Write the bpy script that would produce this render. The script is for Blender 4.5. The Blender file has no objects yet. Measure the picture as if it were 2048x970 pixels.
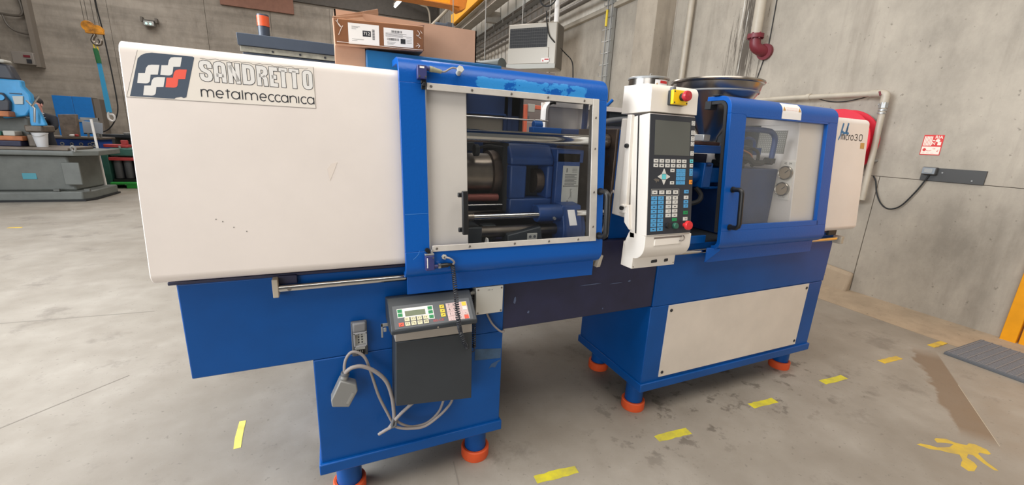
import bpy, bmesh, math, random
from mathutils import Vector, Matrix
SC = bpy.context.scene
COL = SC.collection
random.seed(7)
PI = math.pi

# ------------------------------------------------------------------ camera, world, lights, exposure
cam_data = bpy.data.cameras.new('camera')
cam_data.sensor_width = 36.0
cam_data.lens = 812.9 / 2048 * 36.0
cam_data.clip_start = 0.05
cam_data.clip_end = 200
cam = bpy.data.objects.new('camera', cam_data)
COL.objects.link(cam)
yaw, pitch, roll = 0.4217668, 0.2505584, -0.0467366
fwd = Vector((math.sin(yaw)*math.cos(pitch), math.cos(yaw)*math.cos(pitch), -math.sin(pitch)))
rgt = Vector((math.cos(yaw), -math.sin(yaw), 0))
dwn = fwd.cross(rgt)
cr, sr = math.cos(roll), math.sin(roll)
r2 = rgt*cr + dwn*sr
d2 = dwn*cr - rgt*sr
rot = Matrix((r2, -d2, -fwd)).transposed()
cam.matrix_world = Matrix.Translation((0, 0, 1.4)) @ rot.to_4x4()
SC.camera = cam

world = bpy.data.worlds.new('hall_ambient')
SC.world = world
world.use_nodes = True
bg = world.node_tree.nodes['Background']
bg.inputs[0].default_value = (1.0, 0.96, 0.90, 1)
bg.inputs[1].default_value = 0.16

def area_light(name, loc, target, sx, sy, power, color=(1, 1, 1)):
    l = bpy.data.lights.new(name, 'AREA')
    l.shape = 'RECTANGLE'; l.size = sx; l.size_y = sy
    l.energy = power; l.color = color
    o = bpy.data.objects.new(name, l)
    COL.objects.link(o)
    o.location = loc
    d = Vector(target) - Vector(loc)
    o.rotation_euler = d.to_track_quat('-Z', 'Y').to_euler()
    return o
# rooflights of the hall and the daylight of the open gate behind the photographer's left shoulder
area_light('rooflight', (-0.1, -0.6, 7.0), (0.1, 0.2, 0), 8.8, 4.0, 560, (1.0, 0.94, 0.86))
area_light('rooflight', (1.6, 14.0, 8.6), (1.6, 14.0, 0), 3.0, 12.0, 900, (1.0, 0.965, 0.92))
area_light('rooflight', (-7.0, 15.0, 8.6), (-7.0, 15.0, 0), 4.0, 12.0, 800, (1.0, 0.97, 0.93))
area_light('gate_daylight', (-6.5, 2.3, 3.8), (-0.8, 1.4, 0.0), 5.0, 3.6, 1180, (0.88, 0.94, 1.0))

area_light('gate_daylight', (-6.2, -5.2, 2.4), (1.8, 1.2, 0.9), 6.0, 4.0, 400, (0.97, 0.98, 1.0))
vs = SC.view_settings
vs.view_transform = 'Standard'
vs.look = 'None'
vs.exposure = -0.14
vs.gamma = 1.0
vs.use_curve_mapping = False

# ------------------------------------------------------------------ materials
def lin(c):
    c = c/255.0
    return c/12.92 if c <= 0.04045 else ((c+0.055)/1.055)**2.4
def rgb(r, g, b): return (lin(r), lin(g), lin(b), 1)

def mat(name, c, rough=0.5, metal=0.0, var=0.0, vscale=6.0, bump=0.0, bscale=60.0, dark=None, spec=0.5, coat=0.0, stretch=(1, 1, 1)):
    m = bpy.data.materials.new(name)
    m.use_nodes = True
    nt = m.node_tree
    p = nt.nodes['Principled BSDF']
    p.inputs['Base Color'].default_value = rgb(*c)
    p.inputs['Roughness'].default_value = rough
    p.inputs['Metallic'].default_value = metal
    p.inputs['Specular IOR Level'].default_value = spec
    p.inputs['Coat Weight'].default_value = coat
    if var > 0 or bump > 0:
        tc = nt.nodes.new('ShaderNodeTexCoord')
        mp = nt.nodes.new('ShaderNodeMapping')
        mp.inputs['Scale'].default_value = stretch
        nt.links.new(tc.outputs['Object'], mp.inputs['Vector'])
    if var > 0:
        n = nt.nodes.new('ShaderNodeTexNoise')
        n.inputs['Scale'].default_value = vscale
        n.inputs['Detail'].default_value = 6
        n.inputs['Roughness'].default_value = 0.6
        nt.links.new(mp.outputs[0], n.inputs['Vector'])
        mx = nt.nodes.new('ShaderNodeMix'); mx.data_type = 'RGBA'
        dk = dark or tuple(v*(1-var) for v in c)
        mx.inputs['A'].default_value = rgb(*dk)
        mx.inputs['B'].default_value = rgb(*[min(255, v*(1+var*0.35)) for v in c])
        rp = nt.nodes.new('ShaderNodeMapRange')
        rp.inputs['From Min'].default_value = 0.3; rp.inputs['From Max'].default_value = 0.65
        nt.links.new(n.outputs['Fac'], rp.inputs['Value'])
        nt.links.new(rp.outputs[0], mx.inputs['Factor'])
        nt.links.new(mx.outputs['Result'], p.inputs['Base Color'])
    if bump > 0:
        n2 = nt.nodes.new('ShaderNodeTexNoise')
        n2.inputs['Scale'].default_value = bscale
        n2.inputs['Detail'].default_value = 5
        nt.links.new(mp.outputs[0], n2.inputs['Vector'])
        b = nt.nodes.new('ShaderNodeBump')
        b.inputs['Strength'].default_value = bump
        b.inputs['Distance'].default_value = 0.01
        nt.links.new(n2.outputs['Fac'], b.inputs['Height'])
        nt.links.new(b.outputs[0], p.inputs['Normal'])
    return m

def emit(name, c, s):
    m = bpy.data.materials.new(name); m.use_nodes = True
    nt = m.node_tree; nt.nodes.clear()
    e = nt.nodes.new('ShaderNodeEmission'); o = nt.nodes.new('ShaderNodeOutputMaterial')
    e.inputs[0].default_value = rgb(*c); e.inputs[1].default_value = s
    nt.links.new(e.outputs[0], o.inputs[0])
    return m

def glass(name, tint=(250, 252, 252), haze=0.0, refl=0.035):
    """thin clear sheet: transparent with a Schlick reflection that is the same from either side"""
    m = bpy.data.materials.new(name); m.use_nodes = True
    nt = m.node_tree; nt.nodes.clear()
    o = nt.nodes.new('ShaderNodeOutputMaterial')
    t = nt.nodes.new('ShaderNodeBsdfTransparent'); t.inputs[0].default_value = rgb(*tint)
    g = nt.nodes.new('ShaderNodeBsdfGlossy'); g.inputs['Roughness'].default_value = 0.02
    lw = nt.nodes.new('ShaderNodeLayerWeight'); lw.inputs[0].default_value = 0.5
    pw = nt.nodes.new('ShaderNodeMath'); pw.operation = 'POWER'; pw.inputs[1].default_value = 5.0
    ma = nt.nodes.new('ShaderNodeMath'); ma.operation = 'MULTIPLY_ADD'; ma.inputs[1].default_value = 0.9; ma.inputs[2].default_value = refl
    nt.links.new(lw.outputs['Facing'], pw.inputs[0]); nt.links.new(pw.outputs[0], ma.inputs[0])
    mx = nt.nodes.new('ShaderNodeMixShader')
    nt.links.new(ma.outputs[0], mx.inputs[0])
    last = t
    if haze > 0:
        d = nt.nodes.new('ShaderNodeBsdfDiffuse'); d.inputs[0].default_value = rgb(200, 205, 210)
        m2 = nt.nodes.new('ShaderNodeMixShader'); m2.inputs[0].default_value = haze
        nt.links.new(t.outputs[0], m2.inputs[1]); nt.links.new(d.outputs[0], m2.inputs[2])
        last = m2
    nt.links.new(last.outputs[0], mx.inputs[1]); nt.links.new(g.outputs[0], mx.inputs[2])
    nt.links.new(mx.outputs[0], o.inputs[0])
    return m

def nodes_of(m): return m.node_tree.nodes, m.node_tree.links

def concrete_floor():
    m = bpy.data.materials.new('floor_concrete'); m.use_nodes = True
    N, L = nodes_of(m); p = N['Principled BSDF']
    tc = N.new('ShaderNodeTexCoord')
    def noise(s, d=6, r=0.6, vec=None):
        n = N.new('ShaderNodeTexNoise'); n.inputs['Scale'].default_value = s
        n.inputs['Detail'].default_value = d; n.inputs['Roughness'].default_value = r
        L.new(vec or tc.outputs['Object'], n.inputs['Vector']); return n
    def ramp(src, lo, hi):
        r = N.new('ShaderNodeMapRange'); r.inputs['From Min'].default_value = lo; r.inputs['From Max'].default_value = hi
        L.new(src, r.inputs['Value']); return r.outputs[0]
    def mix(fac, a, b):
        x = N.new('ShaderNodeMix'); x.data_type = 'RGBA'
        if isinstance(fac, float): x.inputs['Factor'].default_value = fac
        else: L.new(fac, x.inputs['Factor'])
        for k, v in (('A', a), ('B', b)):
            if isinstance(v, tuple): x.inputs[k].default_value = v
            else: L.new(v, x.inputs[k])
        return x.outputs['Result']
    a = noise(0.9); b = noise(5.0, 8, 0.7); c = noise(40, 4, 0.6); s = noise(2.2, 8, 0.72)
    col = mix(ramp(a.outputs['Fac'], 0.35, 0.65), rgb(138, 130, 119), rgb(163, 156, 146))
    col = mix(ramp(b.outputs['Fac'], 0.3, 0.7), mix(0.5, col, rgb(122, 113, 102)), col)
    col = mix(ramp(s.outputs['Fac'], 0.57, 0.66), col, mix(0.5, col, rgb(108, 100, 92)))
    col = mix(ramp(c.outputs['Fac'], 0.63, 0.69), col, mix(0.45, col, rgb(92, 85, 78)))
    # dried brown spill with a ragged edge along the crack by the mat
    sx = N.new('ShaderNodeSeparateXYZ'); L.new(tc.outputs['Object'], sx.inputs[0])
    def lincomb(ax, ay, c0):
        m1 = N.new('ShaderNodeMath'); m1.operation = 'MULTIPLY_ADD'; m1.inputs[1].default_value = ax; m1.inputs[2].default_value = c0; L.new(sx.outputs['X'], m1.inputs[0])
        m2 = N.new('ShaderNodeMath'); m2.operation = 'MULTIPLY_ADD'; m2.inputs[1].default_value = ay; L.new(sx.outputs['Y'], m2.inputs[0]); L.new(m1.outputs[0], m2.inputs[2]); return m2.outputs[0]
    def mul(a_, b_):
        q = N.new('ShaderNodeMath'); q.operation = 'MULTIPLY'; L.new(a_, q.inputs[0]); L.new(b_, q.inputs[1]); return q.outputs[0]
    dx, dy = (3.97-3.02)/1.117, (1.167-0.58)/1.117
    vv = lincomb(-dy, dx, dy*3.02-dx*0.58); uu = lincomb(dx, dy, -dx*3.02-dy*0.58)
    nz = noise(7.0, 5, 0.6)
    wob = N.new('ShaderNodeMath'); wob.operation = 'MULTIPLY_ADD'; wob.inputs[1].default_value = 0.16; L.new(nz.outputs['Fac'], wob.inputs[0]); L.new(vv, wob.inputs[2])
    msk = mul(mul(ramp(vv, -0.004, 0.004), ramp(wob.outputs[0], 0.235, 0.215)), mul(ramp(uu, -0.03, 0.10), ramp(uu, 1.25, 1.05)))
    mq = N.new('ShaderNodeMath'); mq.operation = 'MULTIPLY'; mq.inputs[1].default_value = 0.75; L.new(msk, mq.inputs[0])
    col = mix(mq.outputs[0], col, rgb(118, 98, 78))
    # oily drips and specks around the feet of the right pedestal
    ob_ = mul(mul(ramp(sx.outputs['X'], 1.0, 1.4), ramp(sx.outputs['X'], 3.2, 2.8)), mul(ramp(sx.outputs['Y'], 1.0, 1.2), ramp(sx.outputs['Y'], 1.9, 1.6)))
    sp = noise(9.0, 6, 0.65)
    col = mix(mul(ob_, ramp(sp.outputs['Fac'], 0.56, 0.62)), col, mix(0.55, col, rgb(70, 62, 54)))
    L.new(col, p.inputs['Base Color'])
    L.new(ramp(b.outputs['Fac'], -0.6, 1.4), p.inputs['Roughness'])
    p.inputs['Specular IOR Level'].default_value = 0.35
    bp = N.new('ShaderNodeBump'); bp.inputs['Strength'].default_value = 0.12; bp.inputs['Distance'].default_value = 0.01
    L.new(b.outputs['Fac'], bp.inputs['Height']); L.new(bp.outputs[0], p.inputs['Normal'])
    return m

def concrete_wall(name, base, drips=False, boards=False):
    m = bpy.data.materials.new(name); m.use_nodes = True
    N, L = nodes_of(m); p = N['Principled BSDF']
    tc = N.new('ShaderNodeTexCoord')
    def noise(s, scale, d=6, r=0.6):
        mp = N.new('ShaderNodeMapping'); mp.inputs['Scale'].default_value = scale
        L.new(tc.outputs['Object'], mp.inputs['Vector'])
        n = N.new('ShaderNodeTexNoise'); n.inputs['Scale'].default_value = s
        n.inputs['Detail'].default_value = d; n.inputs['Roughness'].default_value = r
        L.new(mp.outputs[0], n.inputs['Vector']); return n.outputs['Fac']
    def ramp(src, lo, hi):
        r = N.new('ShaderNodeMapRange'); r.inputs['From Min'].default_value = lo; r.inputs['From Max'].default_value = hi
        L.new(src, r.inputs['Value']); return r.outputs[0]
    def mix(fac, a, b):
        x = N.new('ShaderNodeMix'); x.data_type = 'RGBA'
        if isinstance(fac, float): x.inputs['Factor'].default_value = fac
        else: L.new(fac, x.inputs['Factor'])
        for k, v in (('A', a), ('B', b)):
            if isinstance(v, tuple): x.inputs[k].default_value = v
            else: L.new(v, x.inputs[k])
        return x.outputs['Result']
    B = rgb(*base); Dk = rgb(*[v*0.8 for v in base]); Lt = rgb(*[min(255, v*1.08) for v in base])
    col = mix(ramp(noise(0.8, (1, 1, 1)), 0.3, 0.7), Dk, B)
    col = mix(ramp(noise(4.0, (1, 1, 0.6), 8, 0.7), 0.35, 0.7), col, mix(0.6, col, Lt))
    col = mix(ramp(noise(30.0, (1, 1, 1), 3, 0.5), 0.68, 0.74), col, mix(0.5, col, rgb(90, 84, 76)))
    if boards:
        col = mix(ramp(noise(1.3, (0.25, 0.25, 3.0), 4, 0.6), 0.45, 0.62), col, mix(0.3, col, rgb(96, 90, 82)))
    # soft vertical weathering
    col = mix(ramp(noise(2.0, (1.6, 1.6, 0.16), 6, 0.65), 0.56, 0.72), col, mix(0.35, col, rgb(98, 90, 80)))
    if drips:
        # run-off streaks on the band of wall below the red pipe elbow (dark and lime-white)
        sx = N.new('ShaderNodeSeparateXYZ'); L.new(tc.outputs['Object'], sx.inputs[0])
        def win(lo, hi, soft):
            a = ramp(sx.outputs['Y'], lo, lo+soft)
            b = ramp(sx.outputs['Y'], hi, hi-soft)
            mlt = N.new('ShaderNodeMath'); mlt.operation = 'MULTIPLY'; L.new(a, mlt.inputs[0]); L.new(b, mlt.inputs[1])
            return mlt.outputs[0]
        zz = ramp(sx.outputs['Z'], 1.9, 2.4)
        st = ramp(noise(3.2, (1, 2.6, 0.16), 8, 0.75), 0.52, 0.58)
        w = N.new('ShaderNodeMath'); w.operation = 'MULTIPLY'; L.new(win(3.55, 4.4, 0.2), w.inputs[0]); L.new(st, w.inputs[1])
        w2 = N.new('ShaderNodeMath'); w2.operation = 'MULTIPLY'; L.new(w.outputs[0], w2.inputs[0]); L.new(zz, w2.inputs[1])
        col = mix(w2.outputs[0], col, mix(0.85, col, rgb(70, 62, 54)))
        st2 = ramp(noise(5.0, (1, 3.0, 0.12), 8, 0.72), 0.60, 0.64)
        v = N.new('ShaderNodeMath'); v.operation = 'MULTIPLY'; L.new(win(3.85, 4.2, 0.08), v.inputs[0]); L.new(st2, v.inputs[1])
        col = mix(v.outputs[0], col, rgb(214, 210, 202))
    L.new(col, p.inputs['Base Color'])
    p.inputs['Roughness'].default_value = 0.85
    p.inputs['Specular IOR Level'].default_value = 0.25
    bp = N.new('ShaderNodeBump'); bp.inputs['Strength'].default_value = 0.25; bp.inputs['Distance'].default_value = 0.01
    L.new(noise(14.0, (1, 1, 1), 6, 0.6), bp.inputs['Height']); L.new(bp.outputs[0], p.inputs['Normal'])
    return m

def chipped_paint(name, base, under, box, rough=0.32):
    """blue door enamel, rubbed through to a paler coat inside a box of object space (x0,x1,z0,z1)"""
    m = bpy.data.materials.new(name); m.use_nodes = True
    N, L = nodes_of(m); p = N['Principled BSDF']
    tc = N.new('ShaderNodeTexCoord'); sx = N.new('ShaderNodeSeparateXYZ'); L.new(tc.outputs['Object'], sx.inputs[0])
    def ramp(src, lo, hi):
        r = N.new('ShaderNodeMapRange'); r.inputs['From Min'].default_value = lo; r.inputs['From Max'].default_value = hi
        L.new(src, r.inputs['Value']); return r.outputs[0]
    def mul(a, b):
        q = N.new('ShaderNodeMath'); q.operation = 'MULTIPLY'; L.new(a, q.inputs[0]); L.new(b, q.inputs[1]); return q.outputs[0]
    x0, x1, z0, z1 = box
    w = mul(mul(ramp(sx.outputs['X'], x0, x0+0.09), ramp(sx.outputs['X'], x1, x1-0.05)), mul(ramp(sx.outputs['Z'], z0, z0+0.008), ramp(sx.outputs['Z'], z1, z1-0.02)))
    mp = N.new('ShaderNodeMapping'); mp.inputs['Scale'].default_value = (1, 1.5, 1.5); L.new(tc.outputs['Object'], mp.inputs[0])
    n = N.new('ShaderNodeTexNoise'); n.inputs['Scale'].default_value = 9; n.inputs['Detail'].default_value = 9; n.inputs['Roughness'].default_value = 0.68
    L.new(mp.outputs[0], n.inputs['Vector'])
    f = ramp(mul(w, ramp(n.outputs['Fac'], 0.25, 0.62)), 0.50, 0.56)
    # small scratches and chips all over
    n2 = N.new('ShaderNodeTexNoise'); n2.inputs['Scale'].default_value = 26; n2.inputs['Detail'].default_value = 7; n2.inputs['Roughness'].default_value = 0.7
    mp2 = N.new('ShaderNodeMapping'); mp2.inputs['Scale'].default_value = (0.6, 1, 1.6); L.new(tc.outputs['Object'], mp2.inputs[0]); L.new(mp2.outputs[0], n2.inputs['Vector'])
    f2 = ramp(n2.outputs['Fac'], 0.735, 0.76)
    mxx = N.new('ShaderNodeMath'); mxx.operation = 'MAXIMUM'; L.new(f, mxx.inputs[0]); L.new(f2, mxx.inputs[1])
    mx = N.new('ShaderNodeMix'); mx.data_type = 'RGBA'
    mx.inputs['A'].default_value = rgb(*base); mx.inputs['B'].default_value = rgb(*under)
    L.new(mxx.outputs[0], mx.inputs['Factor']); L.new(mx.outputs['Result'], p.inputs['Base Color'])
    p.inputs['Roughness'].default_value = rough
    p.inputs['Specular IOR Level'].default_value = 0.35
    n3 = N.new('ShaderNodeTexNoise'); n3.inputs['Scale'].default_value = 140
    L.new(tc.outputs['Object'], n3.inputs['Vector'])
    bp = N.new('ShaderNodeBump'); bp.inputs['Strength'].default_value = 0.12; bp.inputs['Distance'].default_value = 0.004
    L.new(n3.outputs['Fac'], bp.inputs['Height']); L.new(bp.outputs[0], p.inputs['Normal'])
    return m

def dotted(name, base, dot, scale):
    m = bpy.data.materials.new(name); m.use_nodes = True
    N, L = nodes_of(m); p = N['Principled BSDF']
    tc = N.new('ShaderNodeTexCoord')
    v = N.new('ShaderNodeTexVoronoi'); v.inputs['Scale'].default_value = scale; v.inputs['Randomness'].default_value = 0.0
    L.new(tc.outputs['Object'], v.inputs['Vector'])
    r = N.new('ShaderNodeMapRange'); r.inputs['From Min'].default_value = 0.30; r.inputs['From Max'].default_value = 0.36
    L.new(v.outputs['Distance'], r.inputs['Value'])
    mx = N.new('ShaderNodeMix'); mx.data_type = 'RGBA'
    mx.inputs['A'].default_value = rgb(*dot); mx.inputs['B'].default_value = rgb(*base)
    L.new(r.outputs[0], mx.inputs['Factor']); L.new(mx.outputs['Result'], p.inputs['Base Color'])
    return m

M = {}
M['floor'] = concrete_floor()
M['wall_back'] = concrete_wall('wall_back_concrete', (158, 150, 140), boards=True)
M['wall_right'] = concrete_wall('wall_right_concrete', (172, 163, 150), drips=True)
M['column'] = concrete_wall('column_concrete', (166, 155, 140))
M['kerb'] = concrete_wall('kerb_concrete', (168, 150, 128))
M['fascia'] = mat('cream_fascia', (206, 199, 187), 0.7, var=0.08)
M['clad'] = mat('pale_cladding', (226, 219, 207), 0.55, var=0.05)
M['clad_grey'] = mat('grey_cladding', (140, 134, 126), 0.6, var=0.06)
M['dark_clad'] = mat('dark_roof_cladding', (84, 79, 74), 0.7, var=0.08)
M['redbrown'] = mat('red_brown_panel', (140, 100, 84), 0.7, var=0.06)
M['ceiling'] = mat('ceiling_sheet', (150, 147, 142), 0.7)
M['white'] = mat('white_enamel', (228, 219, 212), 0.34, var=0.03, vscale=2.5)
M['white_p'] = mat('white_plastic_enamel', (228, 221, 211), 0.38)
M['panel'] = mat('cream_access_panel', (214, 203, 190), 0.42, var=0.05, vscale=3)
M['blue'] = mat('blue_enamel', (3, 74, 144), 0.36, var=0.08, vscale=3, spec=0.3)
M['blue_l'] = chipped_paint('blue_door_enamel_worn', (6, 84, 168), (48, 136, 204), (0.385, 0.925, 1.548, 1.612))
M['blue_r'] = chipped_paint('blue_door_enamel', (6, 80, 160), (60, 138, 200), (5, 6, 5, 6))
M['blue_in'] = mat('blue_casting', (22, 60, 116), 0.45, var=0.12, vscale=8, bump=0.1)
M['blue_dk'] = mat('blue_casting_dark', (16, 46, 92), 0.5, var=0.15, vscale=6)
M['teal'] = mat('teal_blue_hood', (24, 96, 150), 0.4, var=0.08)
M['navy'] = mat('navy_beam_enamel', (36, 38, 66), 0.5, var=0.12, vscale=10)
M['navychip'] = mat('pale_chip', (84, 96, 124), 0.6)
M['chrome'] = mat('chromed_steel', (205, 203, 200), 0.14, 1.0)
M['steel'] = mat('ground_steel', (150, 140, 130), 0.35, 1.0, var=0.15, vscale=8)
M['steel_br'] = mat('oily_steel_plate', (112, 98, 88), 0.45, 0.85, var=0.2, vscale=7)
M['stainless'] = mat('stainless_sheet', (150, 144, 137), 0.26, 1.0, var=0.10, vscale=4)
M['alu'] = mat('aluminium_strip', (216, 211, 204), 0.42, 0.35, var=0.06, vscale=12)
M['screw'] = mat('screw_grey', (128, 122, 116), 0.4, 0.7)
M['black'] = mat('black_plastic', (26, 27, 29), 0.4)
M['rubber'] = mat('black_rubber', (30, 31, 33), 0.7)
M['darkgrey'] = mat('dark_grey_enamel', (48, 53, 58), 0.5, var=0.06)
M['midgrey'] = mat('grey_plastic', (92, 94, 98), 0.45)
M['lightgrey'] = mat('light_grey_plastic', (176, 175, 168), 0.5)
M['cable'] = mat('grey_cable_sheath', (142, 134, 130), 0.55)
M['coil'] = mat('black_coil_sheath', (42, 44, 50), 0.45)
M['orange'] = mat('orange_rubber_ring', (226, 88, 40), 0.5, var=0.08)
M['violet'] = mat('violet_switch_body', (50, 54, 106), 0.5)
M['yellow'] = mat('signal_yellow', (238, 196, 22), 0.4)
M['red'] = mat('signal_red', (206, 42, 46), 0.35)
M['redbtn'] = mat('mushroom_red', (176, 40, 50), 0.35)
M['face'] = mat('keypad_foil_black', (42, 46, 54), 0.36)
M['lcd'] = mat('screen_off_grey', (86, 88, 84), 0.18)
M['lcdgreen'] = mat('green_lcd', (82, 96, 60), 0.25)
M['key_w'] = mat('key_white', (206, 204, 198), 0.5)
M['key_b'] = mat('key_blue', (78, 154, 204), 0.5)
M['key_c'] = mat('key_cyan', (96, 200, 206), 0.5)
M['key_o'] = mat('key_orange', (232, 142, 40), 0.5)
M['key_g'] = mat('key_green', (20, 136, 78), 0.5)
M['key_y'] = mat('key_yellow', (236, 206, 60), 0.5)
M['key_cream'] = mat('key_cream', (226, 216, 178), 0.5)
M['key_pink'] = mat('key_pink', (216, 190, 186), 0.5)
M['key_red'] = mat('key_red', (226, 84, 60), 0.5)
M['ink'] = mat('dark_ink', (38, 40, 46), 0.55)
M['redink'] = mat('red_ink', (190, 60, 60), 0.55)
M['badge'] = mat('badge_slate', (66, 78, 94), 0.45)
M['sticker'] = mat('sticker_cream', (226, 219, 209), 0.42)
M['badge_w'] = mat('badge_white', (224, 222, 218), 0.42)
M['badge_r'] = mat('badge_red', (232, 92, 74), 0.42)
M['mu'] = mat('mu_blue', (34, 110, 158), 0.45)
M['ochre'] = mat('ochre_square', (196, 150, 84), 0.5)
M['paper'] = mat('paper_white', (236, 232, 228), 0.7)
M['card'] = mat('cardboard', (190, 150, 124), 0.8, var=0.06, vscale=5)
M['card_in'] = mat('cardboard_edge', (150, 112, 92), 0.85)
M['tape'] = glass('clear_packing_tape', (240, 232, 224))
M['pane_l'] = glass('door_pane_clear', (254, 255, 255))
M['pane_r'] = glass('door_pane_hazed', (253, 253, 252), haze=0.05)
M['tape_y'] = mat('yellow_floor_tape', (194, 182, 36), 0.7, var=0.25, vscale=14, dark=(168, 158, 70))
M['tape_pale'] = mat('pale_yellow_floor_tape', (232, 218, 110), 0.7, var=0.12, vscale=14)
M['pict'] = mat('yellow_floor_paint', (196, 164, 48), 0.75, var=0.2, vscale=10, dark=(170, 146, 84))
M['stain'] = mat('brown_floor_stain', (132, 114, 95), 0.6, var=0.12, vscale=5)
M['joint'] = mat('floor_joint', (128, 121, 112), 0.9)
M['mat'] = mat('grey_floor_mat', (92, 94, 98), 0.8)
M['door_y'] = mat('yellow_door_enamel', (236, 158, 14), 0.4, var=0.05)
M['crane'] = mat('crane_yellow', (238, 166, 32), 0.45, var=0.06)
M['crane_or'] = mat('crane_orange', (214, 130, 48), 0.5, var=0.06)
M['runway'] = mat('grey_runway_steel', (158, 152, 142), 0.55, var=0.08)
M['pipe'] = mat('painted_pipe', (176, 166, 150), 0.45, var=0.06)
M['pipe_grey'] = mat('grey_pipe', (92, 86, 79), 0.45)
M['galv'] = mat('galvanised', (168, 168, 166), 0.4, 0.6, var=0.1)
M['maroon'] = mat('maroon_cast', (110, 34, 44), 0.45)
M['hose_red'] = mat('hose_reel_red', (208, 42, 60), 0.45)
M['plate_dk'] = mat('charcoal_plate', (68, 68, 68), 0.6)
M['heater'] = mat('heater_beige', (164, 156, 144), 0.38, 0.15)
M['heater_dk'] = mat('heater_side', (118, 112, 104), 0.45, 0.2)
M['grille'] = mat('grille_black', (28, 28, 30), 0.6)
M['slat'] = mat('grille_slat', (82, 80, 78), 0.5, 0.2)
M['bed'] = mat('grey_green_casting', (104, 107, 103), 0.5, var=0.08)
M['bed_dk'] = mat('grey_green_casting_dark', (92, 94, 90), 0.55, var=0.1)
M['oilsteel'] = mat('brown_machine_table', (110, 100, 90), 0.5, 0.3, var=0.15)
M['skyblue'] = mat('sky_blue_enamel', (58, 150, 208), 0.42, var=0.06)
M['motor'] = mat('motor_black', (58, 60, 68), 0.5)
M['tealplate'] = mat('teal_plate', (70, 138, 152), 0.45)
M['cab_blue'] = mat('cabinet_blue', (24, 116, 196), 0.45, var=0.04)
M['bench_blue'] = mat('bench_blue', (24, 64, 140), 0.5)
M['bucket'] = mat('bucket_white', (200, 200, 202), 0.5)
M['wood'] = mat('orange_wood', (176, 110, 70), 0.6, var=0.2)
M['rust'] = mat('rusty_block', (122, 108, 96), 0.7, var=0.2, vscale=9)
M['board'] = mat('grey_white_board', (172, 178, 188), 0.5)
M['green'] = mat('pallet_green', (50, 172, 70), 0.5)
M['greendk'] = mat('machine_green', (52, 104, 92), 0.5, var=0.1)
M['redpaint'] = mat('machine_red', (176, 56, 56), 0.5)
M['sling'] = mat('sling_blue', (56, 158, 206), 0.7)
M['slinggreen'] = mat('sling_green', (36, 110, 66), 0.7)
M['hookyellow'] = mat('hook_yellow', (232, 154, 28), 0.5, var=0.25, dark=(110, 70, 30))
M['skin'] = mat('skin', (208, 150, 138), 0.6)
M['hair'] = mat('hair_black', (36, 32, 36), 0.7)
M['jacket'] = mat('jacket_black', (36, 38, 46), 0.75)
M['shirt'] = mat('shirt_grey', (186, 188, 192), 0.75)
M['guard'] = mat('blue_grey_guard', (74, 84, 98), 0.45, var=0.05)
M['guard_dk'] = mat('blue_grey_guard_dark', (58, 66, 80), 0.4)
M['grime'] = mat('dusty_rail', (168, 164, 148), 0.6, var=0.25, vscale=14)
M['mauve'] = mat('mauve_glazing', (146, 128, 132), 0.3)
M['beacon'] = mat('beacon_orange', (226, 92, 52), 0.35)
M['dotted'] = dotted('perforated_sheet', (128, 124, 116), (206, 202, 190), 95)
M['orange_frame'] = mat('orange_guard_frame', (216, 106, 78), 0.55)
M['signred'] = mat('sign_red', (198, 46, 44), 0.5)
M['signcream'] = mat('sign_cream', (230, 214, 200), 0.5)
M['lamp'] = emit('lamp_tube', (255, 252, 240), 9.0)
M['ledg'] = emit('emergency_lamp_led', (190, 255, 235), 2.0)
M['gaugeface'] = mat('gauge_face', (150, 132, 110), 0.35)

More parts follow.
